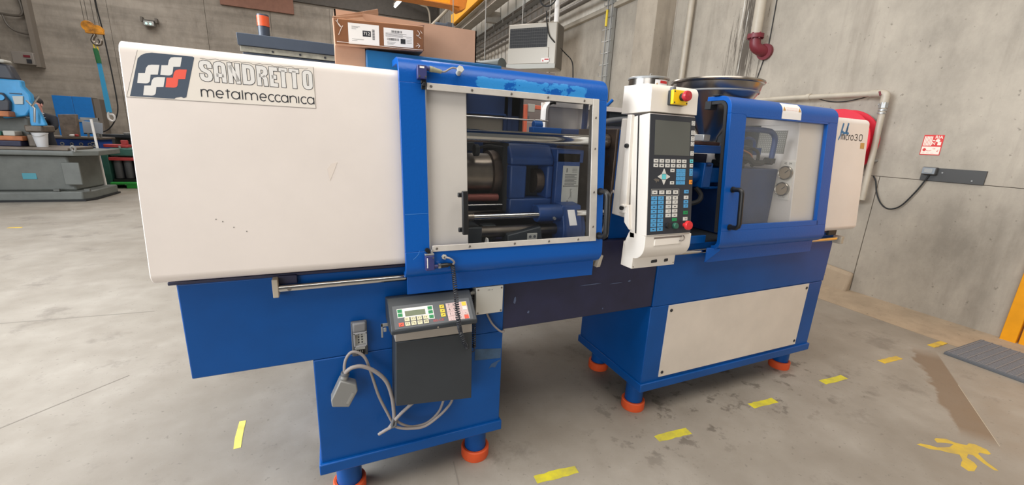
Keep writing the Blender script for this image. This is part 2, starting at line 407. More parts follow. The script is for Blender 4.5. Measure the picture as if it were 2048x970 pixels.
# ------------------------------------------------------------------ mesh helpers
class MB:
    def __init__(s): s.v = []; s.f = []
    def add(s, vs, fs):
        o = len(s.v); s.v += [tuple(p) for p in vs]; s.f += [tuple(i+o for i in f) for f in fs]; return s
    def hexa(s, c):
        return s.add(c, [(0, 3, 2, 1), (4, 5, 6, 7), (0, 1, 5, 4), (1, 2, 6, 5), (2, 3, 7, 6), (3, 0, 4, 7)])
    def box(s, x0, x1, y0, y1, z0, z1):
        return s.hexa([(x0, y0, z0), (x1, y0, z0), (x1, y1, z0), (x0, y1, z0), (x0, y0, z1), (x1, y0, z1), (x1, y1, z1), (x0, y1, z1)])
    def prism(s, poly, a, b):
        """closed 2D polygon given as 3D points, extruded by vector a -> b offset"""
        n = len(poly); a = Vector(a); b = Vector(b)
        vs = [Vector(p)+a for p in poly]+[Vector(p)+b for p in poly]
        return s.add(vs, [tuple(range(n)), tuple(range(2*n-1, n-1, -1))]+[(i, i+n, (i+1) % n+n, (i+1) % n) for i in range(n)])
    def xprism(s, yz, x0, x1): return s.prism([(0, y, z) for y, z in yz], (x0, 0, 0), (x1, 0, 0))
    def yprism(s, xz, y0, y1): return s.prism([(x, 0, z) for x, z in xz], (0, y0, 0), (0, y1, 0))
    def zprism(s, xy, z0, z1): return s.prism([(x, y, 0) for x, y in xy], (0, 0, z0), (0, 0, z1))
    def strip(s, outer, inner, x0, x1):
        """thick swept sheet: matching outer/inner (y,z) polylines between x0 and x1"""
        n = len(outer); V = []
        for x in (x0, x1):
            V += [(x, y, z) for y, z in outer]; V += [(x, y, z) for y, z in inner]
        F = []
        for i in range(n-1):
            F += [(i, i+1, 2*n+i+1, 2*n+i), (n+i, 3*n+i, 3*n+i+1, n+i+1), (i, n+i, n+i+1, i+1), (2*n+i, 2*n+i+1, 3*n+i+1, 3*n+i)]
        F += [(0, 2*n, 3*n, n), (n-1, 2*n-1, 4*n-1, 3*n-1)]
        return s.add(V, F)
    def cyl(s, p, q, r, n=16, r2=None, cap=True):
        p = Vector(p); q = Vector(q); r2 = r if r2 is None else r2
        d = (q-p).normalized()
        u = d.orthogonal().normalized(); w = d.cross(u)
        V = [p+(u*math.cos(2*PI*i/n)+w*math.sin(2*PI*i/n))*r for i in range(n)]+[q+(u*math.cos(2*PI*i/n)+w*math.sin(2*PI*i/n))*r2 for i in range(n)]
        F = [(i, (i+1) % n, (i+1) % n+n, i+n) for i in range(n)]
        if cap: F += [tuple(range(n-1, -1, -1)), tuple(range(n, 2*n))]
        return s.add(V, F)
    def tube(s, pts, r, n=8, closed=False):
        P = [Vector(p) for p in pts]; m = len(P); V = []; u = None
        for i in range(m):
            a = P[i-1] if (i > 0 or closed) else P[i]
            b = P[(i+1) % m] if (i < m-1 or closed) else P[i]
            d = (b-a).normalized()
            if u is None: u = d.orthogonal().normalized()
            u = (u-d*u.dot(d)).normalized(); w = d.cross(u)
            V += [P[i]+(u*math.cos(2*PI*k/n)+w*math.sin(2*PI*k/n))*r for k in range(n)]
        F = []
        for i in range(m if closed else m-1):
            j = (i+1) % m
            F += [(i*n+k, i*n+(k+1) % n, j*n+(k+1) % n, j*n+k) for k in range(n)]
        if not closed: F += [tuple(range(n-1, -1, -1)), tuple((m-1)*n+k for k in range(n))]
        return s.add(V, F)
    def lathe(s, prof, c, n=32, axis=(0, 0, 1)):
        c = Vector(c); d = Vector(axis).normalized(); u = d.orthogonal().normalized(); w = d.cross(u); m = len(prof); V = []
        for r, z in prof: V += [c+d*z+(u*math.cos(2*PI*k/n)+w*math.sin(2*PI*k/n))*max(r, 1e-4) for k in range(n)]
        F = [(i*n+k, i*n+(k+1) % n, (i+1)*n+(k+1) % n, (i+1)*n+k) for i in range(m-1) for k in range(n)]
        return s.add(V, F)
    def ball(s, c, rx, ry, rz, n=16, m=10):
        V = []
        for i in range(m+1):
            t = PI*i/m
            V += [(c[0]+rx*max(math.sin(t), 1e-3)*math.cos(2*PI*k/n), c[1]+ry*max(math.sin(t), 1e-3)*math.sin(2*PI*k/n), c[2]+rz*math.cos(t)) for k in range(n)]
        return s.add(V, [(i*n+k, (i+1)*n+k, (i+1)*n+(k+1) % n, i*n+(k+1) % n) for i in range(m) for k in range(n)])
    def flat(s, pts): return s.add(pts, [tuple(range(len(pts)))])
    def build(s, name, m, parent=None, bevel=0.0, seg=2, smooth=True, **props):
        me = bpy.data.meshes.new(name); me.from_pydata(s.v, [], s.f)
        bm = bmesh.new(); bm.from_mesh(me); bmesh.ops.recalc_face_normals(bm, faces=bm.faces); bm.to_mesh(me); bm.free()
        me.materials.append(M[m] if isinstance(m, str) else m)
        o = bpy.data.objects.new(name, me); COL.objects.link(o)
        if bevel > 0:
            b = o.modifiers.new('bevel', 'BEVEL'); b.width = bevel; b.segments = seg; b.limit_method = 'ANGLE'; b.angle_limit = 0.6
        if smooth:
            me.shade_smooth(); me.set_sharp_from_angle(angle=0.7)
        attach(o, parent)
        for k, v in props.items(): o[k] = v
        return o

def attach(o, parent):
    """all meshes are modelled in world space; only the thing's Empty carries a translation"""
    if parent is None: return
    o.parent = parent
    o.matrix_parent_inverse = Matrix.Translation(-parent.location) if parent.parent is None else Matrix.Identity(4)

def thing(name, label, cat, loc, group=None):
    o = bpy.data.objects.new(name, None); COL.objects.link(o)
    o.empty_display_size = 0.1; o.location = loc; o['label'] = label; o['category'] = cat
    if group: o['group'] = group
    return o
def tag(o, label, cat, group=None):
    o['label'] = label; o['category'] = cat
    if group: o['group'] = group
    return o
def struct(o): o['kind'] = 'structure'; return o

def arc(cx, cy, r, a0, a1, n=8):
    return [(cx+r*math.cos(math.radians(a0+(a1-a0)*i/n)), cy+r*math.sin(math.radians(a0+(a1-a0)*i/n))) for i in range(n+1)]

def smooth_path(pts, n=6):
    P = [Vector(p) for p in pts]; out = []
    for i in range(len(P)-1):
        p0 = P[max(i-1, 0)]; p1 = P[i]; p2 = P[i+1]; p3 = P[min(i+2, len(P)-1)]
        for k in range(n):
            t = k/n
            out.append(0.5*((2*p1)+(p2-p0)*t+(2*p0-5*p1+4*p2-p3)*t*t+(3*p1-p0-3*p2+p3)*t**3))
    out.append(P[-1]); return out

class Plane:
    """a local 2D frame on a real surface: origin + u*e1 + v*e2 (+ lift along the normal)"""
    def __init__(s, o, e1, e2):
        s.o = Vector(o); s.e1 = Vector(e1); s.e2 = Vector(e2); s.n = s.e1.cross(s.e2).normalized()
    def p(s, u, v, h=0.0): return s.o+s.e1*u+s.e2*v+s.n*h
    def plate(s, mb, u0, u1, v0, v1, h0, h1):
        c = [s.p(u, v, h) for h in (h0, h1) for u, v in ((u0, v0), (u1, v0), (u1, v1), (u0, v1))]
        return mb.hexa(c)
    def poly(s, mb, uv, h0, h1):
        n = s.n
        return mb.prism([s.p(u, v) for u, v in uv], n*h0, n*h1)
    def ribbon(s, mb, pts, w, h, closed=False):
        """constant-width stroke on the plane, mitred joints, square ends"""
        P = [Vector((a, b)) for a, b in pts]; m = len(P); L = []; R = []
        for i in range(m):
            a = P[i-1] if (i > 0 or closed) else None; b = P[(i+1) % m] if (i < m-1 or closed) else None
            d1 = (P[i]-a).normalized() if a is not None else None; d2 = (b-P[i]).normalized() if b is not None else None
            if d1 is None: d1 = d2
            if d2 is None: d2 = d1
            n1 = Vector((-d1.y, d1.x)); n2 = Vector((-d2.y, d2.x)); nn = (n1+n2)
            nn = n1 if nn.length < 1e-6 else nn.normalized()
            k = w/2/max(nn.dot(n1), 0.45)
            L.append(P[i]+nn*k); R.append(P[i]-nn*k)
        V = [s.p(q.x, q.y, h) for q in L]+[s.p(q.x, q.y, h) for q in R]
        F = [(i, i+m, (i+1) % m+m, (i+1) % m) for i in range(m if closed else m-1)]
        return mb.add(V, F)
    def text(s, mb, txt, u, v, size, h, sx=1.0, align='CENTER', bold=0.0):
        cu = bpy.data.curves.new('t', 'FONT'); cu.body = txt; cu.size = size; cu.align_x = align; cu.align_y = 'CENTER'; cu.offset = bold; cu.resolution_u = 3
        ob = bpy.data.objects.new('t', cu); COL.objects.link(ob)
        bpy.context.view_layer.update()
        me = bpy.data.meshes.new_from_object(ob.evaluated_get(bpy.context.evaluated_depsgraph_get()))
        mb.add([s.p(u+q.co.x*sx, v+q.co.y, h) for q in me.vertices], [tuple(f.vertices) for f in me.polygons])
        bpy.data.objects.remove(ob); bpy.data.curves.remove(cu); bpy.data.meshes.remove(me)
        return mb

# right-hand wall frame: s runs along the wall away from the camera, d across to the wall
WA = 0.02392
WD = Vector((math.sin(WA), math.cos(WA), 0)); WNR = Vector((math.cos(WA), -math.sin(WA), 0))
WX = 4.82; WK = WX/4.69
def WP(s, z, off=0.0):
    """point on the right-hand wall; off = distance out into the hall"""
    q = WNR*(WX-off)+WD*(s*WK); return Vector((q.x, q.y, 1.4+(z-1.4)*WK))
WALL = Plane(WP(0, 0), -WD, (0, 0, 1))     # u grows towards the camera
def wu(s, z): q = WP(s, z); return -(s*WK), q.z-WALL.o.z
LS = 0.105
def lean(y0, z): return y0+LS*(z-1.0)
def leanplane(y0):
    return Plane((0, lean(y0, 0), 0), (1, 0, 0), (0, LS, 1))   # u = x, v = z

# ------------------------------------------------------------------ the setting
struct(MB().box(-16, 9, -6, 26, -0.2, 0.0).build('floor', 'floor', smooth=False))
FLOOR = bpy.data.objects['floor']
def wq(d, s, z): q = WNR*d+WD*s; return Vector((q.x, q.y, z))
def wall_block(mb, d0, d1, s0, s1, z0, z1):
    return mb.hexa([wq(d0, s0, z0), wq(d1, s0, z0), wq(d1, s1, z0), wq(d0, s1, z0), wq(d0, s0, z1), wq(d1, s0, z1), wq(d1, s1, z1), wq(d0, s1, z1)])
BACK = 22.4
# right wall: precast concrete slabs with open joints between them, one by one
wall_r = wall_block(MB(), WX+0.02, WX+0.3, -5, BACK, 0, 7.6)
wall_right = struct(wall_r.build('wall_right', 'joint', smooth=False))
ys = [-5.0, 1.20*WK-1.02, 1.205*WK, 2.276*WK, 5.30*WK, 9.6]
def slab(s0, s1, z0, z1, m='wall_right'):
    o = wall_block(MB(), WX, WX+0.05, s0+0.003, s1-0.003, z0+0.002, z1-0.002).build('wall_panel', m, wall_right, bevel=0.003)
    return o
zsp = 1.4+(1.209-1.4)*WK
for (s0, s1) in ((-5.0, ys[1]), (ys[2], ys[3]), (ys[3], ys[4]), (5.30*WK, 9.6)):
    slab(s0, s1, 0.0, zsp)
for (s0, s1) in ((-5.0, ys[1]), (ys[2], ys[4]), (5.30*WK, 9.6)): slab(s0, s1, zsp, 3.82)
slab(ys[1], ys[2], 2.12, 3.82)
wall_block(MB(), WX-0.04, WX+0.06, -5, 9.6, 3.86, 4.9).build('fascia', 'fascia', wall_right, bevel=0.01)
wall_block(MB(), WX-0.09, WX+0.05, -5, 9.6, 3.80, 3.88).build('ledge', 'pipe', wall_right, bevel=0.01)
# ribbed cladding further along, built as folded sheet
def folded(d, s0, s1, z0, z1, pitch, dep, m, name, parent):
    mb = MB(); n = int((s1-s0)/pitch); prof = []
    for i in range(n):
        a = s0+i*pitch
        prof += [(a, d), (a+pitch*0.42, d), (a+pitch*0.5, d+dep), (a+pitch*0.92, d+dep)]
    V = []; F = []
    for z in (z0, z1): V += [wq(dd, s, z) for s, dd in prof]
    k = len(prof)
    F = [(i, i+1, i+1+k, i+k) for i in range(k-1)]
    return mb.add(V, F).build(name, m, parent, smooth=False, kind='stuff')
folded(WX-0.02, 9.6, BACK, 0.0, 4.3, 0.32, 0.05, 'clad', 'cladding', wall_right)
folded(WX-0.02, 9.6, BACK, 4.3, 7.6, 0.34, 0.07, 'clad_grey', 'cladding', wall_right)
# run of pale square panels above the cable tray
for i in range(10):
    s0 = 9.9+i*0.62
    wall_block(MB(), WX-0.12, WX-0.03, s0, s0+0.5, 4.83, 5.26).build('wall_box', 'lightgrey', wall_right, bevel=0.01)
# kerb strip along the foot of the wall and yellow floor patch joint
struct(MB().hexa([wq(4.30, -2, -0.1), wq(WX+0.02, -2, -0.1), wq(WX+0.02, 6.5, -0.1), wq(4.30, 6.5, -0.1), wq(4.30, -2, 0.003), wq(WX+0.02, -2, 0.03), wq(WX+0.02, 6.5, 0.03), wq(4.30, 6.5, 0.003)]).build('trim_1', 'kerb', smooth=False))
# mortar-splashed foot of the slab joint
struct(MB().hexa([wq(4.72, 2.33, 0.0), wq(WX, 2.33, 0.0), wq(WX, 2.75, 0.0), wq(4.72, 2.75, 0.0), wq(4.77, 2.33, 0.20), wq(WX, 2.33, 0.22), wq(WX, 2.75, 0.26), wq(4.77, 2.75, 0.24)]).build('trim_2', 'kerb', bevel=0.02))
# column (pilaster) standing out of the wall
struct(wall_block(MB(), WX-0.36, WX+0.1, 5.32*WK, 5.32*WK+0.48, 0, 7.6).build('column', 'column', bevel=0.01))
bpy.data.objects['column'].name = 'trim_3'
# back wall of cast concrete lifts, dark cladding above
wb = MB(); wall_block(wb, -22, 7, BACK+0.03, BACK+0.3, 0, 9.0)
wall_back = struct(wb.build('wall_back', 'joint', smooth=False))
xs = [-16.5, -11.6, -8.2, -5.0, -2.6, -0.2, 2.3, 4.8]
for i in range(7):
    wall_block(MB(), xs[i]+0.006, xs[i+1]-0.006, BACK, BACK+0.05, 0.0, 6.75).build('wall_panel', 'wall_back', wall_back, bevel=0.006)
wall_block(MB(), -16.5, 4.8, BACK-0.05, BACK+0.05, 6.85, 9.0).build('cladding', 'dark_clad', wall_back)
wall_block(MB(), -4.4, -1.65, BACK-0.10, BACK-0.01, 6.30, 7.6).build('brown_panel', 'redbrown', wall_back)
struct(MB().box(-16, 9, -2, 26, 9.0, 9.2).build('ceiling', 'ceiling', smooth=False))
# floor saw joints
def joint(name, a, b, w):
    a = Vector((a[0], a[1], 0)); b = Vector((b[0], b[1], 0)); d = (b-a).normalized(); n = Vector((-d.y, d.x, 0))*w/2
    MB().prism([a+n, b+n, b-n, a-n], (0, 0, -0.004), (0, 0, 0.0008)).build(name, 'joint', FLOOR, smooth=False)
joint('floor_joint', (-6.1, 4.02), (-1.30, 3.70), 0.012)
joint('floor_joint', (-1.75, 2.12), (-1.12, 2.72), 0.008)
joint('floor_joint', (0.42, 1.46), (0.36, 0.9), 0.006)
MB().prism([(3.60, 0.938, 0), (3.598, 0.941, 0), (3.022, 0.585, 0), (3.024, 0.582, 0)], (0, 0, -0.004), (0, 0, 0.0008)).build('floor_crack', mat('pale_crack', (176, 164, 146), 0.8), FLOOR, smooth=False)
# door in the right wall (yellow steel leaf and frame)
dr = wall_block(MB(), WX-0.005, WX+0.10, ys[1]+0.07, ys[2]-0.085, 0.0, 2.05)
door = struct(dr.build('door_1', 'door_y', bevel=0.004))
def wbx(name, m, parent, d0, d1, s0, s1, z0, z1, bevel=0.003, **k): return wall_block(MB(), d0, d1, s0, s1, z0, z1).build(name, m, parent, bevel=bevel, **k)
wbx('door_frame', 'door_y', door, WX-0.03, WX+0.12, ys[2]-0.075, ys[2]+0.012, 0, 2.12)
wbx('door_frame', 'door_y', door, WX-0.03, WX+0.12, ys[1]-0.012, ys[1]+0.075, 0, 2.12)
wbx('door_frame', 'door_y', door, WX-0.03, WX+0.12, ys[1]+0.075, ys[2]-0.075, 2.05, 2.12)
wbx('door_bead', 'door_y', door, WX-0.016, WX+0.10, ys[2]-0.125, ys[2]-0.085, 0, 2.04)

# ------------------------------------------------------------------ the injection moulding machine
mc = thing('injection_machine', 'large blue and white injection moulding machine standing on orange ringed feet', 'machine', (1.2, 1.68, 0))
YF = 1.40; YR = 1.965
# beds and pedestals
def base(x0, x1, px0, px1):
    b = MB().box(x0, x1, YF, YR, 0.634, 0.945)
    b.build('bed', 'blue', mc, bevel=0.004)
    MB().box(px0, px1, YF, YR, 0.21, 0.633).build('pedestal', 'blue', mc, bevel=0.004)
    MB().box(px0-0.008, px1+0.008, YF-0.012, YR+0.01, 0.168, 0.213).build('pedestal_rim', 'blue', mc, bevel=0.004)
base(-0.433, 0.606, -0.096, 0.606)
base(1.394, 2.752, 1.386, 2.744)
MB().box(-0.450, 0.60, YF-0.006, YR, 0.945, 0.955).build('bed_lip', 'navy', mc, bevel=0.002)
MB().box(0.604, 1.392, YF+0.006, YR-0.02, 0.637, 0.985).build('cross_beam', 'navy', mc, bevel=0.004)
for x, z, w, h in ((0.655, 0.76, 0.006, 0.016), (0.72, 0.70, 0.005, 0.006), (1.02, 0.79, 0.06, 0.002), (1.16, 0.782, 0.035, 0.002), (1.235, 0.785, 0.008, 0.005), (1.10, 0.665, 0.003, 0.004)):
    MB().yprism([(x-w, z-h*0.6), (x+w*0.2, z-h), (x+w, z-h*0.1), (x+w*0.6, z+h), (x-w*0.5, z+h*0.7)], YF+0.0045, YF+0.0062).build('paint_chip', 'navychip', mc, smooth=False)
for x, y in ((0.525, 1.475), (-0.005, 1.475), (0.525, 1.90), (-0.005, 1.90), (1.447, 1.50), (2.678, 1.50), (1.50, 1.90), (2.678, 1.90)):
    f = MB().cyl((x, y, 0.02), (x, y, 0.17), 0.047, 24).build('foot', 'blue', mc)
    MB().lathe([(0.0, 0.0), (0.060, 0.0), (0.062, 0.006), (0.062, 0.046), (0.058, 0.050), (0.049, 0.050), (0.047, 0.045)], (x, y, 0.0), 28).build('foot_ring', 'orange', f)
# old tape mark and scratches on the left pedestal
MB().yprism([(0.487, 0.522), (0.600, 0.512), (0.601, 0.556), (0.487, 0.572)], YF-0.001, YF+0.001).build('paint_patch', mat('faded_tape_patch', (58, 84, 112), 0.6, var=0.2, vscale=20), mc, smooth=False)
MB().yprism([(0.548, 0.472), (0.563, 0.478), (0.577, 0.472), (0.590, 0.495), (0.600, 0.498), (0.596, 0.505), (0.575, 0.497), (0.56, 0.492)], YF-0.001, YF+0.001).build('paint_patch', mat('faded_tape_patch_dark', (52, 80, 116), 0.6), mc, smooth=False)
# cream access panel with four screws
ap = MB().yprism([(1.497, 0.232), (2.607, 0.229), (2.607, 0.632), (1.497, 0.632)], YF-0.006, YF).build('access_panel', 'panel', mc, bevel=0.001)
for x, z in ((1.514, 0.605), (2.588, 0.606), (1.514, 0.258), (2.588, 0.256)):
    MB().cyl((x, YF-0.0085, z), (x, YF-0.004, z), 0.0085, 12).build('screw', 'ink', ap)
# unseen box added behind the left bed to shade the floor there
MB().box(0.14, 0.60, 1.975, 2.42, 0.02, 1.52).build('unseen_shade_box', 'blue', mc, bevel=0.004)
# white covers
def cover(x0, x1):
    y0 = 1.335
    pf = [(1.46, 0.968), (lean(y0, 0.98)+0.03, 0.968)]+[(y, z) for y, z in arc(lean(y0, 1.0)+0.03, 0.998, 0.030, 260, 180, 6)]
    top = arc(lean(y0, 1.565)+0.030, 1.563, 0.030, 180, 90, 6)
    pf += top
    pf += [(1.95, 1.593), (2.01, 1.56), (2.04, 0.985), (2.0, 0.968)]
    return MB().xprism(pf, x0, x1).build('cover', 'white', mc, bevel=0.0025)
coverL = cover(-0.466, 0.431)
coverR = cover(2.200, 2.816)
# scuffs on the big white cover
CP = leanplane(1.335)
for u, v, w, h in ((0.0, 1.285, 0.012, 0.03),):
    mb = MB(); CP.poly(mb, [(u-w*0.5, v-h*1.2), (u-w*0.9, v), (u, v+h*0.5), (u+w*1.5, v+h*0.7), (u+w*0.6, v-h*0.2)], 0.0002, 0.0005)
    mb.build('scuff', mat('scuff', (220, 209, 199), 0.5), coverL, smooth=False)
for u, v in ((-0.29, 1.135), (-0.265, 1.118), (-0.235, 1.105), (-0.305, 1.142)):
    mb = MB(); CP.poly(mb, [(u, v), (u+0.003, v+0.0005), (u+0.0025, v+0.0025), (u+0.0005, v+0.003)], 0.0002, 0.0006); mb.build('scuff', 'screw', coverL, smooth=False)
# maker's sticker on the big cover: badge, outlined capitals, thin lower line
mb = MB(); CP.poly(mb, [(-0.466+0.004, 1.457), (-0.031, 1.459), (-0.031, 1.574), (-0.30, 1.569), (-0.428, 1.5715)], 0.0002, 0.0005)
stk = mb.build('sticker', 'sticker', coverL, smooth=False)
def skewarc(pts): return pts
mb = MB(); CP.poly(mb, [(-0.455, 1.4598), (-0.365, 1.4600), (-0.362, 1.463), (-0.350, 1.466), (-0.345, 1.4635), (-0.339, 1.466), (-0.3125, 1.567), (-0.3150, 1.5695), (-0.4004, 1.5690), (-0.412, 1.5665), (-0.422, 1.561), (-0.430, 1.552)], 0.0006, 0.0008)
mb.build('badge', 'badge', coverL, smooth=False)
def wave(ox, oz):
    # a slanted S-shaped tile: two offset lozenges with one round corner each
    b = [(0, 0), (0.0165, 0.0002)]
    b += [(0.0165+0.010*math.sin(t), 0.0102-0.010*math.cos(t)) for t in (0.4, 0.8, 1.2)]
    b += [(0.0290, 0.0225), (0.0437, 0.0240), (0.0495, 0.0480), (0.0335, 0.0468)]
    b += [(0.0262, 0.0447), (0.0215, 0.0380), (0.0180, 0.0251), (0.0047, 0.0238)]
    return [(ox+x, oz+z) for x, z in b]
for (ox, oz), m_ in (((-0.4371, 1.4929), 'badge_w'), ((-0.3882, 1.5169), 'badge_w'), ((-0.4284, 1.4639), 'badge_w'), ((-0.3807, 1.4875), 'badge_r')):
    mb = MB(); CP.poly(mb, wave(ox, oz), 0.0009, 0.0010); mb.build('badge_tile', m_, coverL, smooth=False)
def letters(strokes, frame, w, h, m, parent, name='lettering'):
    mb = MB()
    for pts in strokes: frame.ribbon(mb, pts[:-1] if pts[-1] == 'c' else pts, w, h, closed=(pts[-1] == 'c'))
    return mb.build(name, m, parent, smooth=False)
# heavy condensed capitals: (x0, x1, shape)
Z0, Z1 = 1.5105, 1.5625; ZM = (Z0+Z1)/2
def rr(x0, x1, z0, z1, r, which='abcd', n=4):
    """closed rounded rectangle path"""
    out = []
    for key, cx, cz, a in (('a', x1-r, z1-r, 90), ('b', x1-r, z0+r, 0), ('c', x0+r, z0+r, -90), ('d', x0+r, z1-r, -180)):
        if key in which: out += [(cx+r*math.cos(math.radians(a-90*i/n)), cz+r*math.sin(math.radians(a-90*i/n))) for i in range(n+1)]
        else: out.append((x1 if key in 'ab' else x0, z1 if key in 'ad' else z0))
    return out
def caps():
    W = 0.0098; g = W/2; L = []
    def t(x, z): return (x, z)
    # S
    x0, x1 = -0.304+g, -0.2765-g; a, b = Z0+g, Z1-g; r = 0.006
    L.append([(x1, b-0.013), (x1, b-r), (x1-r*0.3, b-r*0.3), (x1-r, b), (x0+r, b), (x0+r*0.3, b-r*0.3), (x0, b-r), (x0, ZM+0.009), (x0+r*0.5, ZM+0.003), (x1-r*0.5, ZM-0.003), (x1, ZM-0.009), (x1, a+r), (x1-r*0.3, a+r*0.3), (x1-r, a), (x0+r, a), (x0+r*0.3, a+r*0.3), (x0, a+r), (x0, a+0.013)])
    # A (round-shouldered)
    x0, x1 = -0.2725+g, -0.2455-g
    L.append([(x0, Z0), (x0, b-r), (x0+r*0.3, b-r*0.3), (x0+r, b), (x1-r, b), (x1-r*0.3, b-r*0.3), (x1, b-r), (x1, Z0)]); L.append([(x0, ZM-0.008), (x1, ZM-0.008)])
    # N
    x0, x1 = -0.2405+g, -0.2135-g
    L.append([(x0, Z0), (x0, Z1)]); L.append([(x1, Z0), (x1, Z1)]); L.append([(x0, Z1-0.006), (x1, Z0+0.006)])
    # D
    x0, x1 = -0.2076+g, -0.1795-g
    L.append(rr(x0, x1, a, b, 0.009, 'ab')+['c'])
    # R
    x0, x1 = -0.1738+g, -0.1480-g
    L.append([(x0, Z0), (x0, b), (x1-r, b), (x1-r*0.3, b-r*0.3), (x1, b-r), (x1, ZM+0.008), (x1-r, ZM+0.001), (x0, ZM+0.001)]); L.append([(x1-r*1.1, ZM), (x1-0.001, ZM-0.007), (x1, Z0)])
    # E
    x0, x1 = -0.1433+g, -0.1237
    L.append([(x1, b), (x0, b), (x0, a), (x1, a)]); L.append([(x0, ZM), (x1-0.003, ZM)])
    # T T
    for x0, x1 in ((-0.1196, -0.0994), (-0.0941, -0.0695)):
        L.append([(x0, b), (x1, b)]); L.append([((x0+x1)/2, b), ((x0+x1)/2, Z0)])
    # O
    x0, x1 = -0.0604+g, -0.0352-g
    L.append(rr(x0, x1, a, b, 0.0066)+['c'])
    return L, W
L, W = caps()
def grow(L, e):
    out = []
    for pts in L:
        if pts[-1] == 'c': out.append(pts); continue
        P = [Vector(q) for q in pts]; P[0] = P[0]+(P[0]-P[1]).normalized()*e; P[-1] = P[-1]+(P[-1]-P[-2]).normalized()*e
        out.append([tuple(q) for q in P])
    return out
letters(grow(L, 0.0013), CP, W+0.0028, 0.0008, 'ink', coverL, 'lettering_outline')
letters(L, CP, W, 0.0012, 'badge_w', coverL)
# thin round lower-case line
def ring(cx, cz, rx, rz, a0=0, a1=360, n=14): return [(cx+rx*math.cos(math.radians(a0+(a1-a0)*i/n)), cz+rz*math.sin(math.radians(a0+(a1-a0)*i/n))) for i in range(n+1)]
z0, z1 = 1.4702, 1.4892; zc = (z0+z1)/2; rz = (z1-z0)/2; L = []
def low_m(x0, x1):
    q = (x1-x0)/4
    return [[(x0, z0), (x0, z1)], ring(x0+q, z1-q*1.1, q, q*1.1, 180, 0, 8)+[(x0+2*q, z0)], ring(x0+3*q, z1-q*1.1, q, q*1.1, 180, 0, 8)+[(x1, z0)]]
def low_n(x0, x1):
    q = (x1-x0)/2
    return [[(x0, z0), (x0, z1)], ring(x0+q, z1-q, q, q, 180, 0, 8)+[(x1, z0)]]
def low_e(x0, x1):
    c = (x0+x1)/2; r = (x1-x0)/2
    return [[(x0+0.001, zc), (x1, zc)], ring(c, zc, r, rz, 0, 315)]
def low_c(x0, x1):
    c = (x0+x1)/2+0.002; r = (x1-x0)/2+0.002
    return [ring(c, zc, r, rz, 45, 315)]
def low_a(x0, x1):
    c = (x0+x1)/2; r = (x1-x0)/2
    return [ring(c, zc, r, rz), [(x1, z0), (x1, z1)]]
L += low_m(-0.3054, -0.2785)+low_e(-0.2725, -0.2565)+[[(-0.2462, z0), (-0.2462, z1+0.005)], [(-0.2510, z1), (-0.2408, z1)]]+low_a(-0.2378, -0.2192)+[[(-0.2122, z0), (-0.2122, z1+0.005)]]
L += low_m(-0.2054, -0.1772)+low_e(-0.1710, -0.1556)+low_c(-0.1503, -0.1385)+low_c(-0.1343, -0.1228)+low_a(-0.1187, -0.1022)+low_n(-0.0965, -0.0805)+[[(-0.0747, z0), (-0.0747, z1)]]+low_c(-0.0685, -0.0565)+low_a(-0.0522, -0.0350)
letters(L, CP, 0.0026, 0.0010, 'ink', coverL)
# ragged torn edge of the film above the capitals
pts = [(-0.30+i*0.0085, 1.5672+0.0016*math.sin(i*2.1)+0.0012*math.sin(i*5.3)) for i in range(31)]
letters([pts], CP, 0.0008, 0.0008, 'screw', coverL, 'sticker_tear')
letters([[(-0.462, 1.4575), (-0.031, 1.4592), (-0.031, 1.5738)], [(-0.462, 1.4575), (-0.4285, 1.5718)]], CP, 0.0008, 0.0007, 'screw', coverL, 'sticker_edge')
# model mark on the right cover
letters([[(2.5530, 1.506), (2.5680, 1.5615)], ring(2.583, 1.5225, 0.019, 0.0125, 190, 330, 8)+[(2.6135, 1.5640)], [(2.6085, 1.5425), (2.6035, 1.520), (2.606, 1.5105), (2.6175, 1.5095), (2.6225, 1.5135)]], CP, 0.0125, 0.0008, 'mu', coverR)
letters([[(2.5365, 1.473), (2.5545, 1.506)]], CP, 0.0085, 0.0008, 'mu', coverR)
def low(z0_, z1_):
    global z0, z1, zc, rz
    z0, z1 = z0_, z1_; zc = (z0+z1)/2; rz = (z1-z0)/2
low(1.4755, 1.5015)
L = low_m(2.5600, 2.5850)+[[(2.5920, z0), (2.5920, z1)]]+low_c(2.6020, 2.6190)+[[(2.6290, z0), (2.6290, z1)], [(2.6290, z1-0.007), (2.634, z1-0.001), (2.6410, z1)]]+[ring(2.660, zc, 0.0125, rz)]
z3 = 1.5085; zt = 1.4755
L += [ring(2.6975, 1.5000, 0.0125, 0.0085, 160, -80, 8), ring(2.6975, 1.4840, 0.0140, 0.0085, 80, -165, 8), [(2.6960, 1.4925), (2.7000, 1.4922)]]
L += [rr(2.7300, 2.7580, zt, z3, 0.010)+['c']]
letters(L, CP, 0.0042, 0.0008, 'ink', coverR)
mb = MB(); CP.poly(mb, [(2.749, 1.4335), (2.788, 1.4325), (2.787, 1.465), (2.749, 1.4640)], 0.0004, 0.0009); mb.build('colour_mark', 'ochre', coverR, smooth=False)
